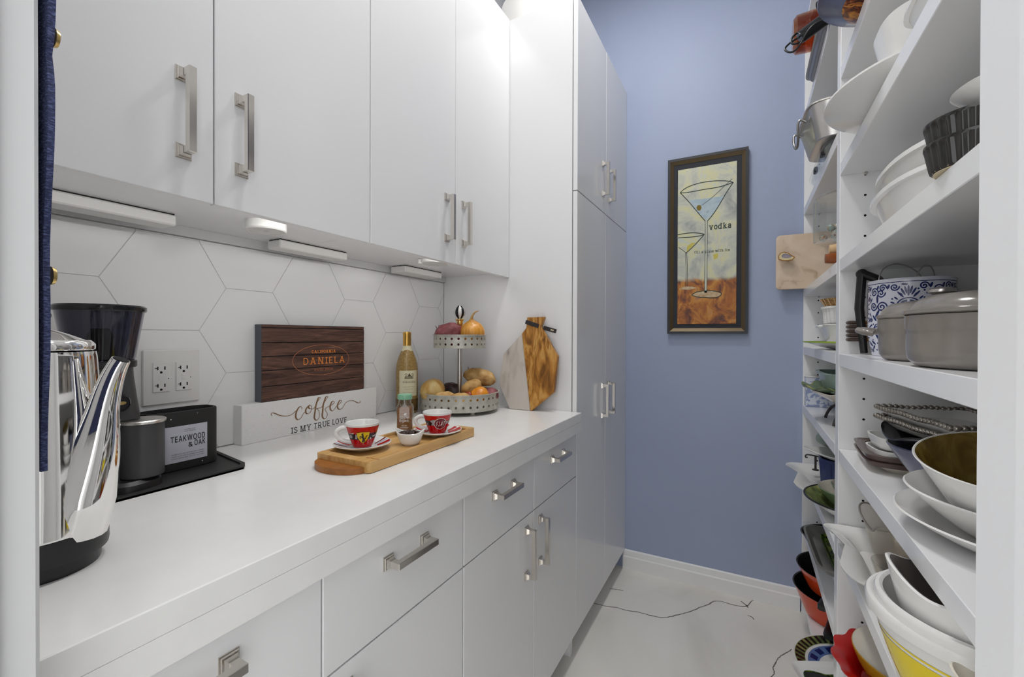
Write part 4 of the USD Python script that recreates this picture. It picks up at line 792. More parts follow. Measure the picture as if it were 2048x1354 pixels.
CR = .0775; obj('crock', rev([(0, 0), (.066, 0), (.069, .003), (CR, .05), (CR, .172), (CR + .0016, .175), (CR, .1785), (CR - .004, .1775), (CR - .005, .05), (.060, .008), (0, .008)], 72), 'blue_white', c)
CA = math.atan2(-1.352, -.336) + .12; rc = lambda z: float(np.interp(z, [.003, .05, .172], [.069, CR, CR]))
def spiral(cx, cy, r0, tn, w, d=1): return LineString([(cx + r0 * (1 - t / tn * .85) * math.cos(d * t * 2 * PI), cy + r0 * (1 - t / tn * .85) * math.sin(d * t * 2 * PI)) for t in np.linspace(0, tn, 40)]).buffer(w / 2)
def leaf(cx, cy, l, w, a): return affinity.translate(affinity.rotate(affinity.scale(Point(0, 0).buffer(1, 10), l, w), a, origin=(0, 0)), cx, cy)
mo = [sbox(-.20, .1690, .20, .1705)]
for q in range(-1, 3):
    X0 = -.012 + q * .122
    mo += [Point(X0, .112).buffer(.0225).difference(Point(X0, .112).buffer(.0198)), Point(X0, .112).buffer(.0175).intersection(unary_union([sbox(X0 - .014, .113, X0 - .002, .13), sbox(X0 + .002, .113, X0 + .014, .13), sbox(X0 - .014, .09, X0 - .002, .110), sbox(X0 + .002, .09, X0 + .014, .110)]))]
    mo += [leaf(X0 + .0045 * k_, .152 - .0012 * k_ * k_, .0088, .0019, 90 - 13 * k_) for k_ in range(-3, 4)]
    mo += [leaf(X0 + .030 * math.cos(a), .112 + .030 * math.sin(a), .0045, .0017, math.degrees(a)) for a in np.linspace(0, 2 * PI, 17)[:-1]]
    mo += [spiral(X0 + .052, .150, .011, 1.6, .0028), spiral(X0 + .070, .147, .010, 1.5, .0028, -1), spiral(X0 + .050, .118, .011, 1.6, .0030, -1), spiral(X0 + .072, .115, .012, 1.6, .0030), leaf(X0 + .061, .134, .010, .0026, 90), leaf(X0 + .061, .100, .010, .003, 60), leaf(X0 + .053, .090, .009, .0026, 130), leaf(X0 + .070, .089, .009, .0026, 40)]
    mo += [spiral(X0 + .026 + .024 * e_, .1585, .0085, 1.5, .0028, 1 - 2 * (e_ % 2)) for e_ in range(4) if e_ not in (1,)] + [leaf(X0 + .038 + .024 * e_, .160, .006, .0024, 70) for e_ in range(3)]
    mo += [spiral(X0 - .02, .060, .010, 1.6, .002), spiral(X0 + .02, .058, .010, 1.6, .002, -1), leaf(X0, .066, .010, .003, 90), leaf(X0 + .05, .062, .012, .003, 60), leaf(X0 + .062, .045, .010, .003, 120), spiral(X0 + .06, .068, .009, 1.5, .002), leaf(X0, .035, .012, .003, 30), leaf(X0 + .03, .030, .012, .003, 150)]
rg = random.Random(9); base_ = unary_union(mo)
for q in range(1100):
    x, z_ = rg.uniform(-.17, .19), rg.uniform(.012, .166); k_ = rg.choice([0, 0, 1, 2]); g_ = leaf(x, z_, rg.uniform(.004, .008), rg.uniform(.0016, .0026), rg.uniform(0, 180)) if k_ == 0 else (spiral(x, z_, rg.uniform(.005, .008), 1.4, .0024, rg.choice([-1, 1])) if k_ == 1 else Point(x, z_).buffer(.0018))
    if g_.distance(base_) > .0010: mo.append(g_); base_ = unary_union([base_, g_])
mg = unary_union([m_ for m_ in mo]).intersection(sbox(-.19, .006, .19, .171))
obj('painted_pattern', wrap(mg, rc, CA, .0004, .004), 'cobalt', c, 'cobalt blue floral scrollwork', smooth=False)
for q, (dx, dy, tl, hz) in enumerate([(-.012, .010, .30, .185), (.022, -.012, .12, .170)]):
    g_ = thing('glass_cover', ['clear glass cover with steel rim standing in the blue and white crock, left one', 'clear glass cover with steel rim standing in the blue and white crock, right one'][q], 'lid', (.336 + dx, 1.352 + dy, 1.1951 + .144))
    R = (.052, .050)[q]; T_ = lambda m: mv(mv(m, rx=PI / 2), (0, 0, .028 if q == 0 else .016), rz=.45 + q * .5, rx=tl if q else -tl)
    obj('glass', T_(rev([(0, .010), (R * .5, .008), (R, 0), (R, .0015), (R * .5, .0095), (0, .0115)], 48)), 'clear_glass', g_); obj('rim', T_(tube([(R * math.cos(a), R * math.sin(a), 0) for a in np.linspace(0, 2 * PI, 41)[:-1]], .0015, 8, closed=True)), 'steel', g_, 'thin steel rim')
    if q: obj('knob', T_(rev([(0, .011), (.007, .011), (.006, .018), (.014, .022), (.013, .028), (0, .029)], 24)), 'black_plastic', g_, 'black knob')
c = thing('tongs', 'folded black plastic tongs hanging on the rim of the blue and white crock', 'tongs', (.262, 1.420, 1.1951))
obj('arm', tube([(-.004, .0, .208), (-.008, .006, .12), (.004, .014, .004)], [.0135, .013, .010], 12, flat=.8), 'black_plastic', c); obj('arm', tube([(-.004, .0, .208), (.026, -.010, .190), (.052, -.028, .140)], [.0135, .0135, .012], 12, flat=.8), 'black_plastic', c); obj('hinge', mv(trimesh.creation.icosphere(2, .0130), (-.004, 0, .207)), 'black_plastic', c)
for q in range(5):
    c = thing('coaster', f'dark-edged wooden coaster by the crock, {["lowest", "second lowest", "middle", "second highest", "topmost"][q]} of five stacked', 'coaster', (.345, 1.455, 1.2290 + .0112 * q), 0, 'stacked dark-edged wooden coasters')
    obj('slat', bx(-.085, .10, -.016, .016, .0002, .0088, .002), 'wood_plain', c, smooth=False); obj('tip', bx(-.112, -.0845, -.0165, .0165, 0, .0092, .003), 'wood_dark_end', c, 'dark tip', smooth=False)
single('wooden_block', bx(.345, .44, 1.438, 1.472, 1.1951, 1.2288, .003), 'wood_plain', 'plain wooden block under the five dark-edged coasters', 'block', smooth=False)
# shelf z .935
for q in range(2):
    c = thing('rectangular_plate', ['cream square plate with brown ridged rim, under the other one', 'cream square plate with brown ridged rim holding two little white dishes'][q], 'plate', (.362, 1.345, .9352 + .0135 * q), -.05, 'brown-rimmed square plates')
    obj('plate', tub(.085, .082, .122, .112, .026, .005, 7, lip=0), 'cream_porcelain', c); S = []
    for k_, (d, z) in enumerate([(0, .0266), (.006, .0276), (.008, .0262), (.014, .0270), (.016, .0254), (.021, .0255), (.023, .0225)]): S.append(sup(z, .1222 - d, .1122 - d, 7, 56))
    obj('rim', loft([sup(.016, .1185, .1085, 7, 56)] + S, cap=False), 'brown_glaze', c, 'ridged dark brown rim')
for q, (dx, dy, z) in enumerate([(.278, 1.302, .9600), (.282, 1.306, .9872)]):
    c = thing('small_dish', ['little white rounded dish on the brown-rimmed plates, lower one', 'little white rounded dish on the brown-rimmed plates, upper one'][q], 'dish', (dx + .02, dy, z), .1); obj('dish', tub(.040, .050, .046, .058, .026, .004, 3.5), 'white_porcelain', c)
c = thing('deep_bowl', 'deep slate blue bowl between the brown-rimmed plates and the brown glazed bowl', 'bowl', (.358, 1.122, .9352)); obj('bowl', bowl(.112, .094, .042, .005, 64, 1.25), 'slate_blue_glaze', c)
c = thing('black_plate', 'black curved plate with upturned corners resting on the slate blue bowl', 'plate', (.352, 1.115, 1.0305), .1)
def curl(th, r, z, i):
    s = max(0, (r - .06) / .06); k_ = abs(math.sin(2 * th)) ** 2; return (r * .92 * (1 + .10 * s * k_) * math.cos(th), r * (1 + .10 * s * k_) * math.sin(th), z + .020 * s * s * k_)
obj('plate', rev([(0, 0), (.06, 0), (.10, .004), (.118, .010), (.118, .0135), (.10, .008), (.06, .004), (0, .004)], 64, curl), 'black_gloss', c)
for q in range(2):
    c = thing('beaded_tray', ['white rectangular tray with beaded pewter edge, lower of the pair', 'white rectangular tray with beaded pewter edge, upper of the pair'][q], 'tray', (.352, 1.128 - .004 * q, 1.0478 + .0205 * q), .22, 'beaded pewter trays')
    a, b = .080, .122; obj('tray', tub(a * .8, b * .9, a, b, .020, .003, 9), 'white_porcelain', c); bs = []
    per = [(a, y) for y in np.arange(-b + .006, b, .0105)] + [(-a, y) for y in np.arange(-b + .006, b, .0105)] + [(x, b) for x in np.arange(-a + .006, a, .0105)] + [(x, -b) for x in np.arange(-a + .006, a, .0105)]
    for (x, y) in per:
        wv = .004 * math.sin(y * 60) if abs(abs(x) - a) < 1e-6 else .004 * math.sin(x * 90); bs.append(mv(trimesh.creation.icosphere(1, .0056), (x, y, .021 + wv * .25)))
    obj('bead', cat(*bs), 'pewter', c, 'beaded pewter edge', kind='stuff')
for q, (R, h, z, yy, lab) in enumerate([(.176, .036, .9352, .905, 'wide white shallow serving bowl, lowest under the brown glazed bowl'), (.160, .066, .9412, .905, 'white rimmed serving bowl between the wide shallow bowl and the brown glazed bowl')]):
    c = thing('shallow_bowl', lab, 'bowl', (.386 - .004 * q, yy, z)); obj('bowl', bowl(R, h, R * (.62 - .12 * q), .005, 72, 1.3), 'white_porcelain', c)
c = thing('glazed_bowl', 'brown and olive glazed bowl with a white outside, in the white serving bowls', 'bowl', (.352, .882, .9485)); TB_ = lambda m: mv(m, (0, 0, .010), rx=.16, ry=-.08)
obj('outside', TB_(rev([(0, 0), (.050, 0), (.054, .003), (.086, .045), (.118, .108), (.1215, .1125), (.1205, .1140), (.118, .113), (.02, .02), (0, .02)][:8], 72)), 'white_porcelain', c); obj('inside', TB_(rev([(.1190, .1136), (.114, .108), (.080, .045), (.045, .012), (0, .009)], 72)), 'olive_glaze', c, 'glossy brown and olive glaze inside')
c = thing('small_bowl', 'small white bowl with bluish inside lying in the brown glazed bowl', 'bowl', (.365, .842, 1.0060)); obj('bowl', mv(bowl(.046, .032, .022, .003, 40, 1.8)), 'white_porcelain', c); obj('inside_glaze', rev(inner(.046, .032, .022, .003, 1.8)[1:], 40), 'cup_lilac', c, 'lilac grey inside')
# shelf z .68
c = thing('wavy_platter', 'white wavy-edged rectangular platter overhanging the shelf end', 'platter', (.316, 1.310, .6802), .02)
def wvp(z, a, b, w): 
    P = sup(z, a, b, 9, 96); o = []
    for x, y, zz_ in P: s = max(abs(x) / a, 0); o.append((x + (w * .8 * math.sin(y * 24 + .9) * (1 if x < 0 else -.6)), y, zz_ + (.006 * math.cos(y * 17) * w / .018 if w else 0)))
    return np.array(o)
obj('platter', loft([wvp(0, .060, .120, 0), wvp(.003, .064, .125, 0), wvp(.038, .100, .155, .012), wvp(.052, .118, .166, .018), wvp(.0555, .119, .167, .018), wvp(.050, .098, .150, .012), wvp(.036, .078, .132, .008), wvp(.008, .060, .118, 0)]), 'white_porcelain', c)
c = thing('glass_bowl', 'clear taupe glass bowl with a curling lip, standing on the wavy platter', 'bowl', (.322, 1.345, .6885), .3)
obj('bowl', rev([(0, .002), (.040, 0), (.046, .004), (.060, .050), (.070, .095), (.076, .108), (.0735, .1085), (.0675, .095), (.0575, .050), (.043, .006), (0, .006)], 64, wav(3, .22, .020, .45, .4, 1.0, 1.0, .076)), 'taupe_glass', c)
obj('lip', tube([((.0748 * (1 + .22 * math.cos(3 * t + .4))) * math.cos(t), (.0748 * (1 + .22 * math.cos(3 * t + .4))) * math.sin(t), .1085 + .020 * math.cos(3 * t + .4)) for t in np.linspace(0, 2 * PI, 73)[:-1]], .0022, 8, closed=True), 'taupe_clay', c, 'smoky thick lip')
c = thing('glass_bowl', 'clear low glass bowl in front of the taupe glass bowl', 'bowl', (.300, 1.235, .6885)); obj('bowl', rev([(0, 0), (.030, 0), (.034, .003), (.048, .030), (.056, .058), (.054, .058), (.0455, .030), (.031, .006), (0, .005)], 56, oval(1.0, .9)), 'taupe_glass', c)
for q, (R, h, ft, z, cx, cy, mt_, lab) in enumerate([(.131, .158, .062, .6802, .302, .872, 'yellow_glaze', 'large white mixing bowl with a bright yellow band, outermost of the nest'), (.120, .150, .055, .7020, .300, .862, 'white_porcelain', 'plain white mixing bowl nested inside the yellow banded bowl')]):
    c = thing('mixing_bowl', lab, 'bowl', (cx, cy, z))
    obj('bowl', bowl(R, h, ft, .006, 80, 1.7), 'white_porcelain', c)
    rr = lambda zz_: ft + (R - ft) * ((zz_ - .002) / (h - .002)) ** (1 / 1.7)
    if q == 0:
        obj('yellow_band', rev([(rr(z_) + .0006, z_) for z_ in np.linspace(.010, .112, 10)], 80), 'yellow_glaze', c, 'bright yellow band'); obj('yellow_line', rev([(rr(z_) + .0006, z_) for z_ in np.linspace(.1165, .1195, 3)], 80), 'yellow_glaze', c)
    obj('rim', rev([(rr(h - .020) + .0004, h - .020), (R + .003, h - .016), (R + .0045, h - .004), (R + .002, h + .001), (R - .004, h + .002), (R - .007, h)], 80), 'white_porcelain', c)
c = thing('mixing_bowl', 'white bowl with a wavy pouring rim and grey inside, innermost of the nest', 'bowl', (.298, .850, .7240)); WV = wav(4, .05, .012, .5, .5, 1, 1, .106)
obj('bowl', bowl(.106, .170, .05, .005, 80, 1.7, WV), 'white_porcelain', c)
obj('inside_glaze', rev(inner(.106, .170, .05, .005, 1.7)[1:], 80, WV), 'taupe_clay', c, 'grey inside')
c = thing('flower_vase', 'small cream flower-shaped vase at the front shelf edge beside the mixing bowls', 'vase', (.247, .690, .6802)); obj('vase', rev([(0, 0), (.020, 0), (.026, .01), (.024, .08), (.018, .12), (.024, .150), (.034, .165), (.032, .167), (.016, .140), (0, .138)], 48, wav(5, .16, .004, .5, .4, 1, 1, .034)), 'cream_porcelain', c)
# shelf z .415
c = thing('pie_dish', 'red scalloped pie dish with ruffled rim on the low shelf', 'dish', (.342, 1.312, .4152)); WR = wav(14, .026, .002, .62, .2, 1, 1, .155)
obj('dish', rev([(0, 0), (.098, 0), (.102, .003), (.122, .040), (.140, .050), (.155, .054), (.155, .058), (.138, .055), (.116, .042), (.098, .008), (0, .007)], 144, WR), 'red_glaze', c)
c = thing('cream_dish', 'cream dish with golden rim and red speckled sides lying in the red pie dish', 'dish', (.352, 1.308, .4226)); OV = oval(.98, 1.0)
obj('sides', rev([(0, 0), (.088, 0), (.092, .003), (.120, .056)], 80, OV), 'red_dots', c, 'red speckled sides'); obj('golden_band', rev([(.1199, .0558), (.1290, .078), (.1302, .086), (.1285, .0875)], 80, OV), 'gold_glaze', c, 'golden rim'); obj('inside', rev([(.1286, .0874), (.124, .085), (.105, .078), (0, .076)], 80, OV), 'cream_porcelain', c)
# ================================================================== far bay
# z 2.235
c = thing('baking_tray', 'flat brushed metal baking tray overhanging the top far shelf', 'tray', (.366, 1.900, 2.2352)); obj('tray', tub(.158, .185, .166, .192, .022, .002, 12, lip=.006), 'dark_steel', c)
c = thing('glass_vase', 'reddish amber glass vase lying on its side on the top far shelf', 'vase', (.238, 1.882, 2.2585 + .066))
gv = rev([(0, 0), (.050, 0), (.062, .010), (.065, .06), (.058, .12), (.036, .18), (.026, .21), (.030, .235), (.027, .235), (.022, .21), (.032, .18), (.053, .12), (.060, .06), (.056, .012), (0, .006)], 56); obj('glass', mv(mv(gv, (0, 0, -.10)), ry=PI / 2), 'amber_glass', c)
c = thing('hair_wand', 'black cylindrical handheld appliance with a looped cord, over the baking tray', 'appliance', (.272, 1.672, 2.2352 + .032), 0)
wd_ = rev([(0, 0), (.019, 0), (.0215, .004), (.0215, .07), (.0225, .075), (.0225, .085), (.0205, .09), (.0195, .205), (.0185, .210), (0, .211)], 40)
TW = .52
obj('body', mv(mv(mv(wd_, ry=-PI / 2), (.06, 0, 0)), ry=-TW), 'black_gloss', c); obj('ring', mv(mv(tube([(.0232 * math.cos(a), .0232 * math.sin(a), 0) for a in np.linspace(0, 2 * PI, 33)[:-1]], .002, 8, closed=True), ry=-PI / 2), (-.075, 0, 0), ry=-TW), 'grey_plastic', c)
obj('cord', tube(smooth_path([(-.05, .022, -.010), (-.09, .026, -.030), (-.125, .006, -.050), (-.152, -.010, -.075), (-.150, -.018, -.098), (-.128, -.010, -.092), (-.130, .004, -.072), (-.155, .0, -.082), (-.170, -.012, -.108), (-.152, -.020, -.124), (-.134, -.014, -.108), (-.120, -.016, -.085), (-.07, -.022, -.050)], 90), .0030, 10), 'black_plastic', c, 'looped black cord')
obj('bracket', cat(mv(bx(-.035, .005, -.012, .012, -.050, -.028, .004)), mv(trimesh.creation.icosphere(2, .013), (-.018, 0, -.052))), 'black_plastic', c)
# z 1.817
c = thing('glass_baking_dish', 'clear rectangular glass baking dishes stacked under the roasting pan', 'dish', (.372, 1.885, 1.8172)); obj('dish', tub(.150, .215, .160, .232, .030, .004, 8, lip=.006), 'clear_glass', c)
c = thing('glass_baking_dish', 'clear glass baking dish with black clips, directly under the roasting pan', 'dish', (.372, 1.875, 1.8246)); obj('dish', tub(.142, .205, .152, .222, .030, .004, 8, lip=.006), 'clear_glass', c); obj('clip', cat(bx(-.162, -.150, -.12, -.09, .012, .033, .003)), 'black_plastic', c, 'black clip'); obj('clip', bx(-.162, -.150, .05, .08, .012, .033, .003), 'black_plastic', c)
c = thing('roasting_pan', 'stainless steel roasting pan with upright handle jutting over the shelf edge', 'pan', (.350, 1.770, 1.8552), .03)
obj('pan', tub(.165, .125, .190, .150, .105, .002, 6, lip=.006), 'steel', c); obj('handle', tube(smooth_path([(-.188, -.06, .080), (-.206, -.060, .088), (-.209, -.05, .050), (-.209, .05, .050), (-.206, .060, .088), (-.188, .06, .080)], 30), .0038, 10), 'dark_steel', c); obj('handle', tube(smooth_path([(.188, -.05, .085), (.206, -.052, .098), (.210, -.02, .104), (.210, .02, .104), (.206, .052, .098), (.188, .05, .085)], 30), .0038, 10), 'dark_steel', c)
# z 1.453
c = thing('marble_board', 'beige marble slab with an agate knob standing beside the back wall', 'board', (.262, 2.3245, 1.4532))
mb = sbox(-.150, 0, .150, .243).buffer(-.016).buffer(.016, 8)
obj('slab', put(cat(mv(ext(mb, .010), (0, 0, .002)), ext(mb.buffer(-.002), .014)), (0, .007, 0), WALLY), 'marble_beige', c, smooth=False)
ag = Polygon([(-.030, .004), (-.022, .016), (-.008, .020), (.006, .014), (.016, .004), (.030, -.006), (.022, -.016), (.004, -.018), (-.014, -.016), (-.028, -.010)]).buffer(-.002).buffer(.004)
kb = lambda m, y: put(mv(m, (-.112, .142, 0)), (0, -.007 - y, 0), WALLY)
kn = obj('knob', kb(cat(mv(trimesh.creation.cylinder(.006, .020, sections=16), (0, 0, .010)), mv(ext(ag, .012), (0, 0, .020))), 0), 'agate_rim', c, 'polished agate slice knob', smooth=40)
obj('agate_centre', kb(mv(ext(ag.buffer(-.0035), .0006), (0, 0, .0319)), 0), 'agate_cream', kn, smooth=False); obj('agate_core', kb(mv(ext(affinity.translate(affinity.scale(ag, .62, .5), .001, .002), .0006), (0, 0, .0322)), 0), 'agate_grey', kn, smooth=False)
single('wooden_bowl', mv(rev([(0, 0), (.062, 0), (.066, .004), (.058, .05), (.060, .094), (.058, .0955), (0, .0955)], 48), (.318, 1.745, 1.4532)), 'wood_amber', 'amber wooden stand holding up the clear lidded canister', 'stand')
c = thing('glass_canister', 'clear glass canister with colourful odds and ends and a beaded lid', 'canister', (.286, 1.760, 1.5489))
obj('glass', rev([(0, .0), (.090, 0), (.096, .004), (.096, .128), (.090, .142), (.088, .142), (.094, .128), (.094, .006), (0, .004)], 56), 'clear_glass', c)
obj('lid', rev([(0, .143), (.088, .1425), (.092, .146), (.088, .150), (.03, .156), (0, .157)], 48), 'clear_glass', c); obj('knob', mv(lumpy(.017, .017, .017, .12, 5, 2), (0, 0, .173)), 'wood_plain', c, 'round wooden knob')
rg = random.Random(5); pb = []
for q in range(40):
    r = .074 * math.sqrt(rg.random()); a = rg.random() * 2 * PI; pb.append(mv(lumpy(.013, .010, .012, .25, q, 1), (.286 + r * math.cos(a), 1.760 + r * math.sin(a), 1.5489 + .018 + .026 * (q % 2))))
single('pebbles', cat(*pb), 'pebble_mix', 'small polished stones filling the bottom of the clear lidded canister', 'pebbles', kind='stuff')
for q, (z, y) in enumerate([(1.478, 1.630), (1.507, 1.645)]):
    m = mv(mv(rev([(0, 0), (.014, .002), (.016, .02), (.0125, .05), (.011, .11), (.014, .13), (.012, .14), (0, .142)], 28), ry=PI / 2), (.205 + .012 * q, y, z), rz=0)
    single('wooden_pestle', m, ['wood_amber', 'wood_pale'][q], ['amber wooden pestle lying by the divider under a paler one', 'pale wooden pestle lying on the amber one by the divider'][q], 'pestle')
# z 1.197
c = thing('shallow_bowl', 'wide white bowl with a lime green rim in the far bay', 'bowl', (.336, 1.865, 1.1972)); obj('bowl', bowl(.160, .026, .080, .004, 72, 1.2), 'white_porcelain', c); obj('green_rim', rev([(.1555, .0225), (.1625, .0250), (.1630, .0285), (.150, .0285)], 72), 'lime_rim', c, 'lime green rim')
c = thing('handled_dish', 'small square white dish with side grips on the lime-rimmed bowl', 'dish', (.340, 1.870, 1.2022)); obj('dish', tub(.085, .085, .110, .110, .082, .005, 5, lip=.004), 'white_porcelain', c)
for sg in (-1, 1): obj('grip', bx(sg * .112 - .014, sg * .112 + .014, -.03, .03, .072, .079, .002), 'white_porcelain', c)
FL = lambda th, r, z, i: ((r + (.0014 * math.cos(36 * th) if 2 <= i <= 4 else 0)) * math.cos(th), (r + (.0014 * math.cos(36 * th) if 2 <= i <= 4 else 0)) * math.sin(th), z)
c = thing('souffle_dish', 'white ribbed round souffle dish stacked on the small square dish', 'dish', (.340, 1.870, 1.2846)); obj('dish', rev([(0, 0), (.100, 0), (.104, .003), (.108, .046), (.110, .052), (.114, .053), (.114, .060), (.107, .060), (.101, .05), (.098, .006), (0, .006)], 216, FL), 'white_porcelain', c)
c = thing('wicker_basket', 'shallow woven bamboo basket on the white ribbed dish', 'basket', (.345, 1.865, 1.3450)); obj('basket', rev([(0, 0), (.105, 0), (.118, .022), (.121, .026), (.117, .026), (.103, .005), (0, .005)], 72), 'wicker', c)
for q in range(30):
    a = q * 2 * PI / 30; obj('rib', tube([(.104 * math.cos(a), .104 * math.sin(a), -.0), (.1205 * math.cos(a + .05), .1205 * math.sin(a + .05), .026)], .0022, 6), 'wood_pale', c)
# z .937
c = thing('patterned_box', 'blue and white patterned tile box standing against the side panel', 'box', (.300, 2.318, .9372)); obj('box', bx(-.075, .075, -.028, .028, 0, .128, .002), 'blue_tile', c, smooth=False); obj('lid', bx(-.077, .077, -.030, .030, .1282, .134, .002), 'white_porcelain', c, smooth=False)
c = thing('plate_stand', 'dark iron plate stand with curved legs holding the shell-shaped dish', 'stand', (.350, 1.900, .9372))
obj('ring', tube([(.07 * math.cos(a), .07 * math.sin(a), .058) for a in np.linspace(0, 2 * PI, 41)[:-1]], .0045, 8, closed=True), 'iron', c)
for q in range(4):
    a = q * PI / 2 + .78; obj('leg', mv(tube(smooth_path([(.07, 0, .058), (.10, 0, .052), (.122, 0, .028), (.132, 0, .004)], 14), .0048, 8), rz=a), 'iron', c)
c = thing('shell_dish', 'cream shell-shaped dish on the iron stand, below the green wavy plate', 'dish', (.345, 1.905, .9999)); obj('dish', rev([(0, 0), (.06, 0), (.064, .003), (.105, .026), (.138, .044), (.138, .048), (.102, .031), (.06, .008), (0, .007)], 96, wav(9, .05, .004, .4, 0, 1, 1, .138)), 'cream_porcelain', c)
c = thing('wavy_plate', 'green plate with a dark wavy edge on the cream shell dish', 'plate', (.340, 1.915, 1.0390)); WG = wav(11, .03, .006, .62, .3, 1, 1, .162)
obj('plate', rev([(0, 0), (.09, 0), (.093, .003), (.13, .012), (.160, .024), (.160, .0275), (.128, .017), (.09, .008), (0, .007)], 120, WG), 'green_glaze', c); obj('edge', tube([WG(t, .161, .0258, 0) for t in np.linspace(0, 2 * PI, 121)[:-1]], .0028, 6, closed=True), 'green_mottle', c, 'dark wavy edge')
c = thing('oblong_dish', 'pale teal oblong baking dish on the green wavy plate', 'dish', (.345, 1.910, 1.0472)); obj('dish', tub(.098, .118, .116, .140, .070, .006, 5, lip=.005), 'teal_glaze', c)
# z .655
c = thing('wavy_tray', 'white curved-edge serving tray jutting from the far bay under the ribbed blue pot', 'tray', (.300, 2.085, .6552), .03)
obj('tray', loft([wvp(0, .075, .150, 0), wvp(.003, .080, .155, 0), wvp(.030, .115, .195, .014), wvp(.036, .132, .212, .020), wvp(.0395, .133, .213, .020), wvp(.034, .110, .190, .014), wvp(.010, .074, .150, 0)]), 'white_porcelain', c)
c = thing('ribbed_pot', 'navy blue ribbed pot standing on the white curved tray', 'pot', (.318, 2.065, .6655)); obj('pot', rev([(0, 0), (.060, 0), (.063, .003), (.070, .10), (.073, .105), (.073, .112), (.067, .112), (.060, .006), (0, .006)], 168, lambda th, r, z, i: ((r + (.0016 * math.cos(28 * th) if 2 <= i <= 3 else 0)) * math.cos(th), (r + (.0016 * math.cos(28 * th) if 2 <= i <= 3 else 0)) * math.sin(th), z)), 'navy_glaze', c)
c = thing('pointed_plate', 'white leaf-pointed plate lying on the navy ribbed pot', 'plate', (.325, 2.060, .7778), 0)
lp = lambda th, r, z, i: (r * (1 + .32 * abs(math.cos(th)) ** 8) * .95 * math.cos(th), r * math.sin(th), z + .012 * abs(math.cos(th)) ** 6 * (r / .1))
obj('plate', rev([(0, 0), (.06, 0), (.085, .008), (.102, .018), (.102, .0215), (.083, .012), (.058, .005), (0, .005)], 72, lp), 'white_porcelain', c)
c = thing('leaning_plate', 'grey and white plate leaning upright on the pointed white plate', 'plate', (.350, 2.070, .7865)); obj('plate', mv(mv(rev([(0, 0), (.06, 0), (.09, .008), (.112, .014), (.112, .018), (.088, .013), (.058, .005), (0, .005)], 64), rx=-.58), (0, .0, .050)), 'teal_glaze', c)
c = thing('iron_hook', 'small black iron hook poking out under the pointed white plate', 'hook', (.248, 2.172, .6955)); obj('hook', tube(smooth_path([(.04, 0, .052), (.0, 0, .058), (-.020, 0, .060), (-.034, 0, .056), (-.034, 0, .049), (-.027, 0, .050)], 30), .0028, 8), 'iron', c); obj('post', rev([(0, 0), (.012, 0), (.012, .003), (.004, .006), (.004, .058), (0, .058)], 16), 'iron', c)
c = thing('mottled_bowl', 'wide dark green mottled bowl with a black edge, overhanging the far shelf', 'bowl', (.338, 1.765, .6552)); obj('outside', bowl(.168, .060, .070, .004, 72, 1.3), 'white_porcelain', c)
obj('inside_glaze', rev(inner(.168, .060, .070, .004, 1.3), 72), 'green_mottle', c, 'mottled green inside'); obj('edge', tube([(.1672 * math.cos(a), .1672 * math.sin(a), .0612) for a in np.linspace(0, 2 * PI, 73)[:-1]], .0030, 8, closed=True), 'black_gloss', c, 'black edge')
for q, (R, h, z, dx, dy, lab) in enumerate([(.122, .070, .6668, .335, 1.800, 'sage green bowl with cream inside in the mottled bowl, the larger one'), (.098, .062, .6905, .345, 1.792, 'sage green bowl with cream inside in the mottled bowl, the smaller one')]):
    c = thing('sage_bowl', lab, 'bowl', (dx, dy, z)); ft = R * .42; obj('outside', bowl(R, h, ft, .004, 60, 1.9), 'green_glaze', c); 
    obj('inside_glaze', rev(inner(R, h, ft, .004, 1.9), 60), 'cream_porcelain', c, 'cream inside')
# z .415
c = thing('dark_pan', 'dark oval pan edge behind the grey rectangular tray in the far bay', 'pan', (.330, 2.060, .4152)); obj('pan', rev([(0, 0), (.100, 0), (.104, .003), (.140, .060), (.143, .064), (.138, .064), (.100, .008), (0, .007)], 64, oval(1.0, .85)), 'charcoal_glaze', c)
single('storage_box', bx(.26, .56, 1.640, 1.900, .4153, .502, .004), 'white_plastic', 'plain white box under the grey rectangular trays', 'box', smooth=False)
c = thing('grey_tray', 'grey rectangular tray overhanging the shelf below the mottled bowl', 'tray', (.372, 1.812, .5024), .02); obj('tray', tub(.160, .165, .180, .185, .030, .003, 9, lip=.004), 'grey_tray', c)
c = thing('grass_tray', 'green grass-patterned tray lying in the grey rectangular tray', 'tray', (.385, 1.790, .5078), .02); obj('tray', tub(.140, .142, .152, .155, .022, .003, 9), 'grass_print', c)
c = thing('blue_tray', 'narrow blue-edged tray standing on end at the near side of the grass-patterned tray', 'tray', (.395, 1.585, .4154), 0); obj('tray', mv(tub(.115, .075, .125, .085, .018, .003, 9), (0, 0, .088), rx=PI / 2 - .16), 'tray_blue', c)
c = thing('flower_tray', 'dark tray with a yellow and orange flower at the divider', 'tray', (.300, 1.553, .4154)); obj('tray', mv(bx(-.07, .07, -.005, .005, 0, .10, .003)), 'flower_print', c, smooth=False)
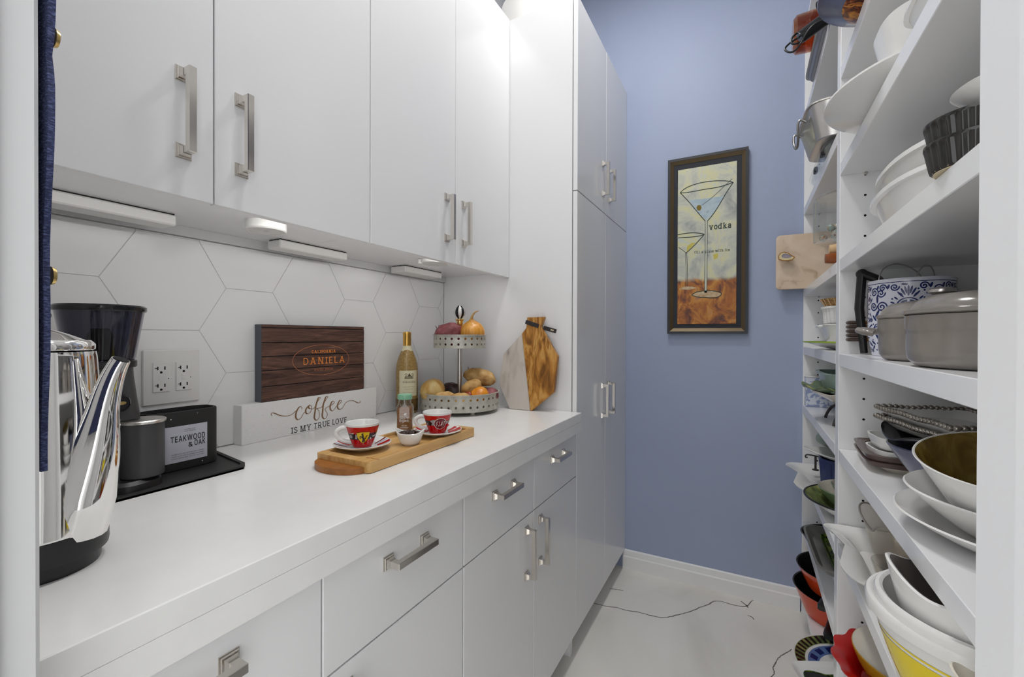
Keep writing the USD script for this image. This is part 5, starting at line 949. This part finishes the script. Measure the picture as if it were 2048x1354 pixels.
# z .12
def skillet(lab, loc, R, h, rz, mt_):
    c = thing('skillet', lab, 'pan', loc, rz)
    obj('body', rev([(0, 0), (R * .72, 0), (R * .76, .003), (R, h), (R * 1.01, h + .002)], 72), mt_, c); obj('lining', rev([(R * 1.012, h + .0022), (R * .98, h + .001), (R * .74, .006), (0, .005)], 72), 'pan_black', c, 'black non-stick lining')
    obj('handle', mv(loft([sup(0, .010, .016, 3, 24), sup(.06, .011, .018, 3, 24), sup(.15, .011, .017, 3, 24), sup(.165, .008, .012, 3, 24)]), (R * .98, 0, h * .78), ry=PI / 2), 'black_plastic', c, 'thick black handle')
    obj('helper_grip', mv(tube(smooth_path([(R * .97, -.04, h * .75), (R + .028, -.036, h * .80), (R + .034, 0, h * .82), (R + .028, .036, h * .80), (R * .97, .04, h * .75)], 20), .008, 10, flat=.6), rz=PI), 'black_plastic', c)
skillet('orange enamel pan with black lining, lower of the two by the back wall', (.338, 2.165, .1202), .165, .105, PI + 1.30, 'orange_enamel')
skillet('orange enamel pan with black lining, upper of the two by the back wall', (.342, 2.155, .2285), .158, .085, PI + 1.22, 'orange_enamel')
c = thing('painted_plate', 'large plate painted with a green striped border and blue flowers at floor level', 'plate', (.318, 1.800, .1202), 0)
PS = .170; sl_ = lambda r: float(np.interp(r, [0, .09, .13, PS], [.006, .0075, .016, .028]))
obj('plate', rev([(0, 0), (.09, 0), (.094, .003), (.13, .011), (PS, .024), (PS + .001, .0265), (PS, .0285), (.13, .0165), (.09, .0080), (0, .0065)], 96), 'white_porcelain', c)
def ringp(r0, r1, a0, a1, e=.0006, n=6):
    v, fc = [], []
    for i in range(3):
        for q in range(n + 1): r = r0 + (r1 - r0) * i / 2; a = a0 + (a1 - a0) * q / n; v.append((r * math.cos(a), r * math.sin(a), sl_(r) + e))
    for i in range(2):
        for q in range(n): p = i * (n + 1) + q; fc += [(p, p + n + 1, p + n + 2), (p, p + n + 2, p + 1)]
    return TM(v, fc)
obj('border', ringp(.138, .168, 0, 2 * PI, .0006, 72), 'green_mottle', c, 'green border', smooth=False)
obj('border_stripe', cat(*[ringp(.140, .166, q * 2 * PI / 44, q * 2 * PI / 44 + .07, .0011, 2) for q in range(44)]), 'black_gloss', c, 'dark border stripes', smooth=False, kind='stuff')
obj('blue_band', ringp(.098, .130, 0, 2 * PI, .0006, 72), 'cobalt_light', c, 'blue painted band', smooth=False); obj('blue_flower', cat(*[mv(ringp(.104, .124, q * 2 * PI / 16, q * 2 * PI / 16 + .22, .0011, 3)) for q in range(16)]), 'cobalt', c, smooth=False, kind='stuff')
c = thing('black_bowl', 'black glossy bowl tilted on the painted plate by the divider', 'bowl', (.368, 1.715, .1660), 0); obj('bowl', mv(bowl(.095, .055, .05, .004, 56, 1.6), rx=.12, ry=-.10), 'black_gloss', c)
c = thing('asparagus_plate', 'square white plate painted with yellow green asparagus on the painted plate', 'plate', (.252, 1.668, .1515), .35)
obj('plate', mv(tub(.080, .085, .098, .103, .014, .003, 8), ry=-.08), 'white_porcelain', c)
for q in range(6): obj('asparagus', mv(mv(tube([(-.075, 0, .004), (0, .004, .004), (.055, 0, .004), (.075, .002, .004)], [.004, .0055, .006, .002], 8, flat=.5), (0, -.045 + .018 * q, .002), rz=.05 * (q - 3)), ry=-.08), ['lime_rim', 'grass_print'][q % 2], c, 'painted asparagus spear' if q == 0 else None)
c = thing('dark_tray', 'dark grey pointed tray leaning over the plates near the floor', 'tray', (.258, 1.575, .1215), .55)
obj('tray', mv(mv(tub(.085, .075, .100, .090, .010, .003, 5), ry=.30, rx=.25), (0, 0, .045)), 'grey_plastic', c); obj('edge', mv(mv(tube([tuple(p) for p in sup(.0105, .0985, .0885, 5, 48)], .002, 6, closed=True), ry=.30, rx=.25), (0, 0, .045)), 'grass_print', c, 'green patterned edge')
# on top of the cupboard
c = thing('large_bowl', 'large white bowl on top of the tall cupboard', 'bowl', (-.885, 1.860, UZ1 + .0002)); obj('bowl', bowl(.150, .205, .08, .005, 64, 1.9), 'white_porcelain', c)
# unseen ceiling lamp fittings, the one near the doorway added
c = thing('ceiling_light', 'round white flush ceiling light above the far end of the aisle', 'light', (-.42, 1.50, 3.126)); obj('housing', rev([(.143, 0), (.155, 0), (.155, .0235), (0, .0235), (0, .004), (.143, .004)], 48, closed=True), 'white_plastic', c)
c = thing('ceiling_light', 'round white flush ceiling light near the doorway', 'light', (-.36, .62, 3.126)); obj('housing', rev([(.123, 0), (.135, 0), (.135, .0235), (0, .0235), (0, .004), (.123, .004)], 48, closed=True), 'white_plastic', c)
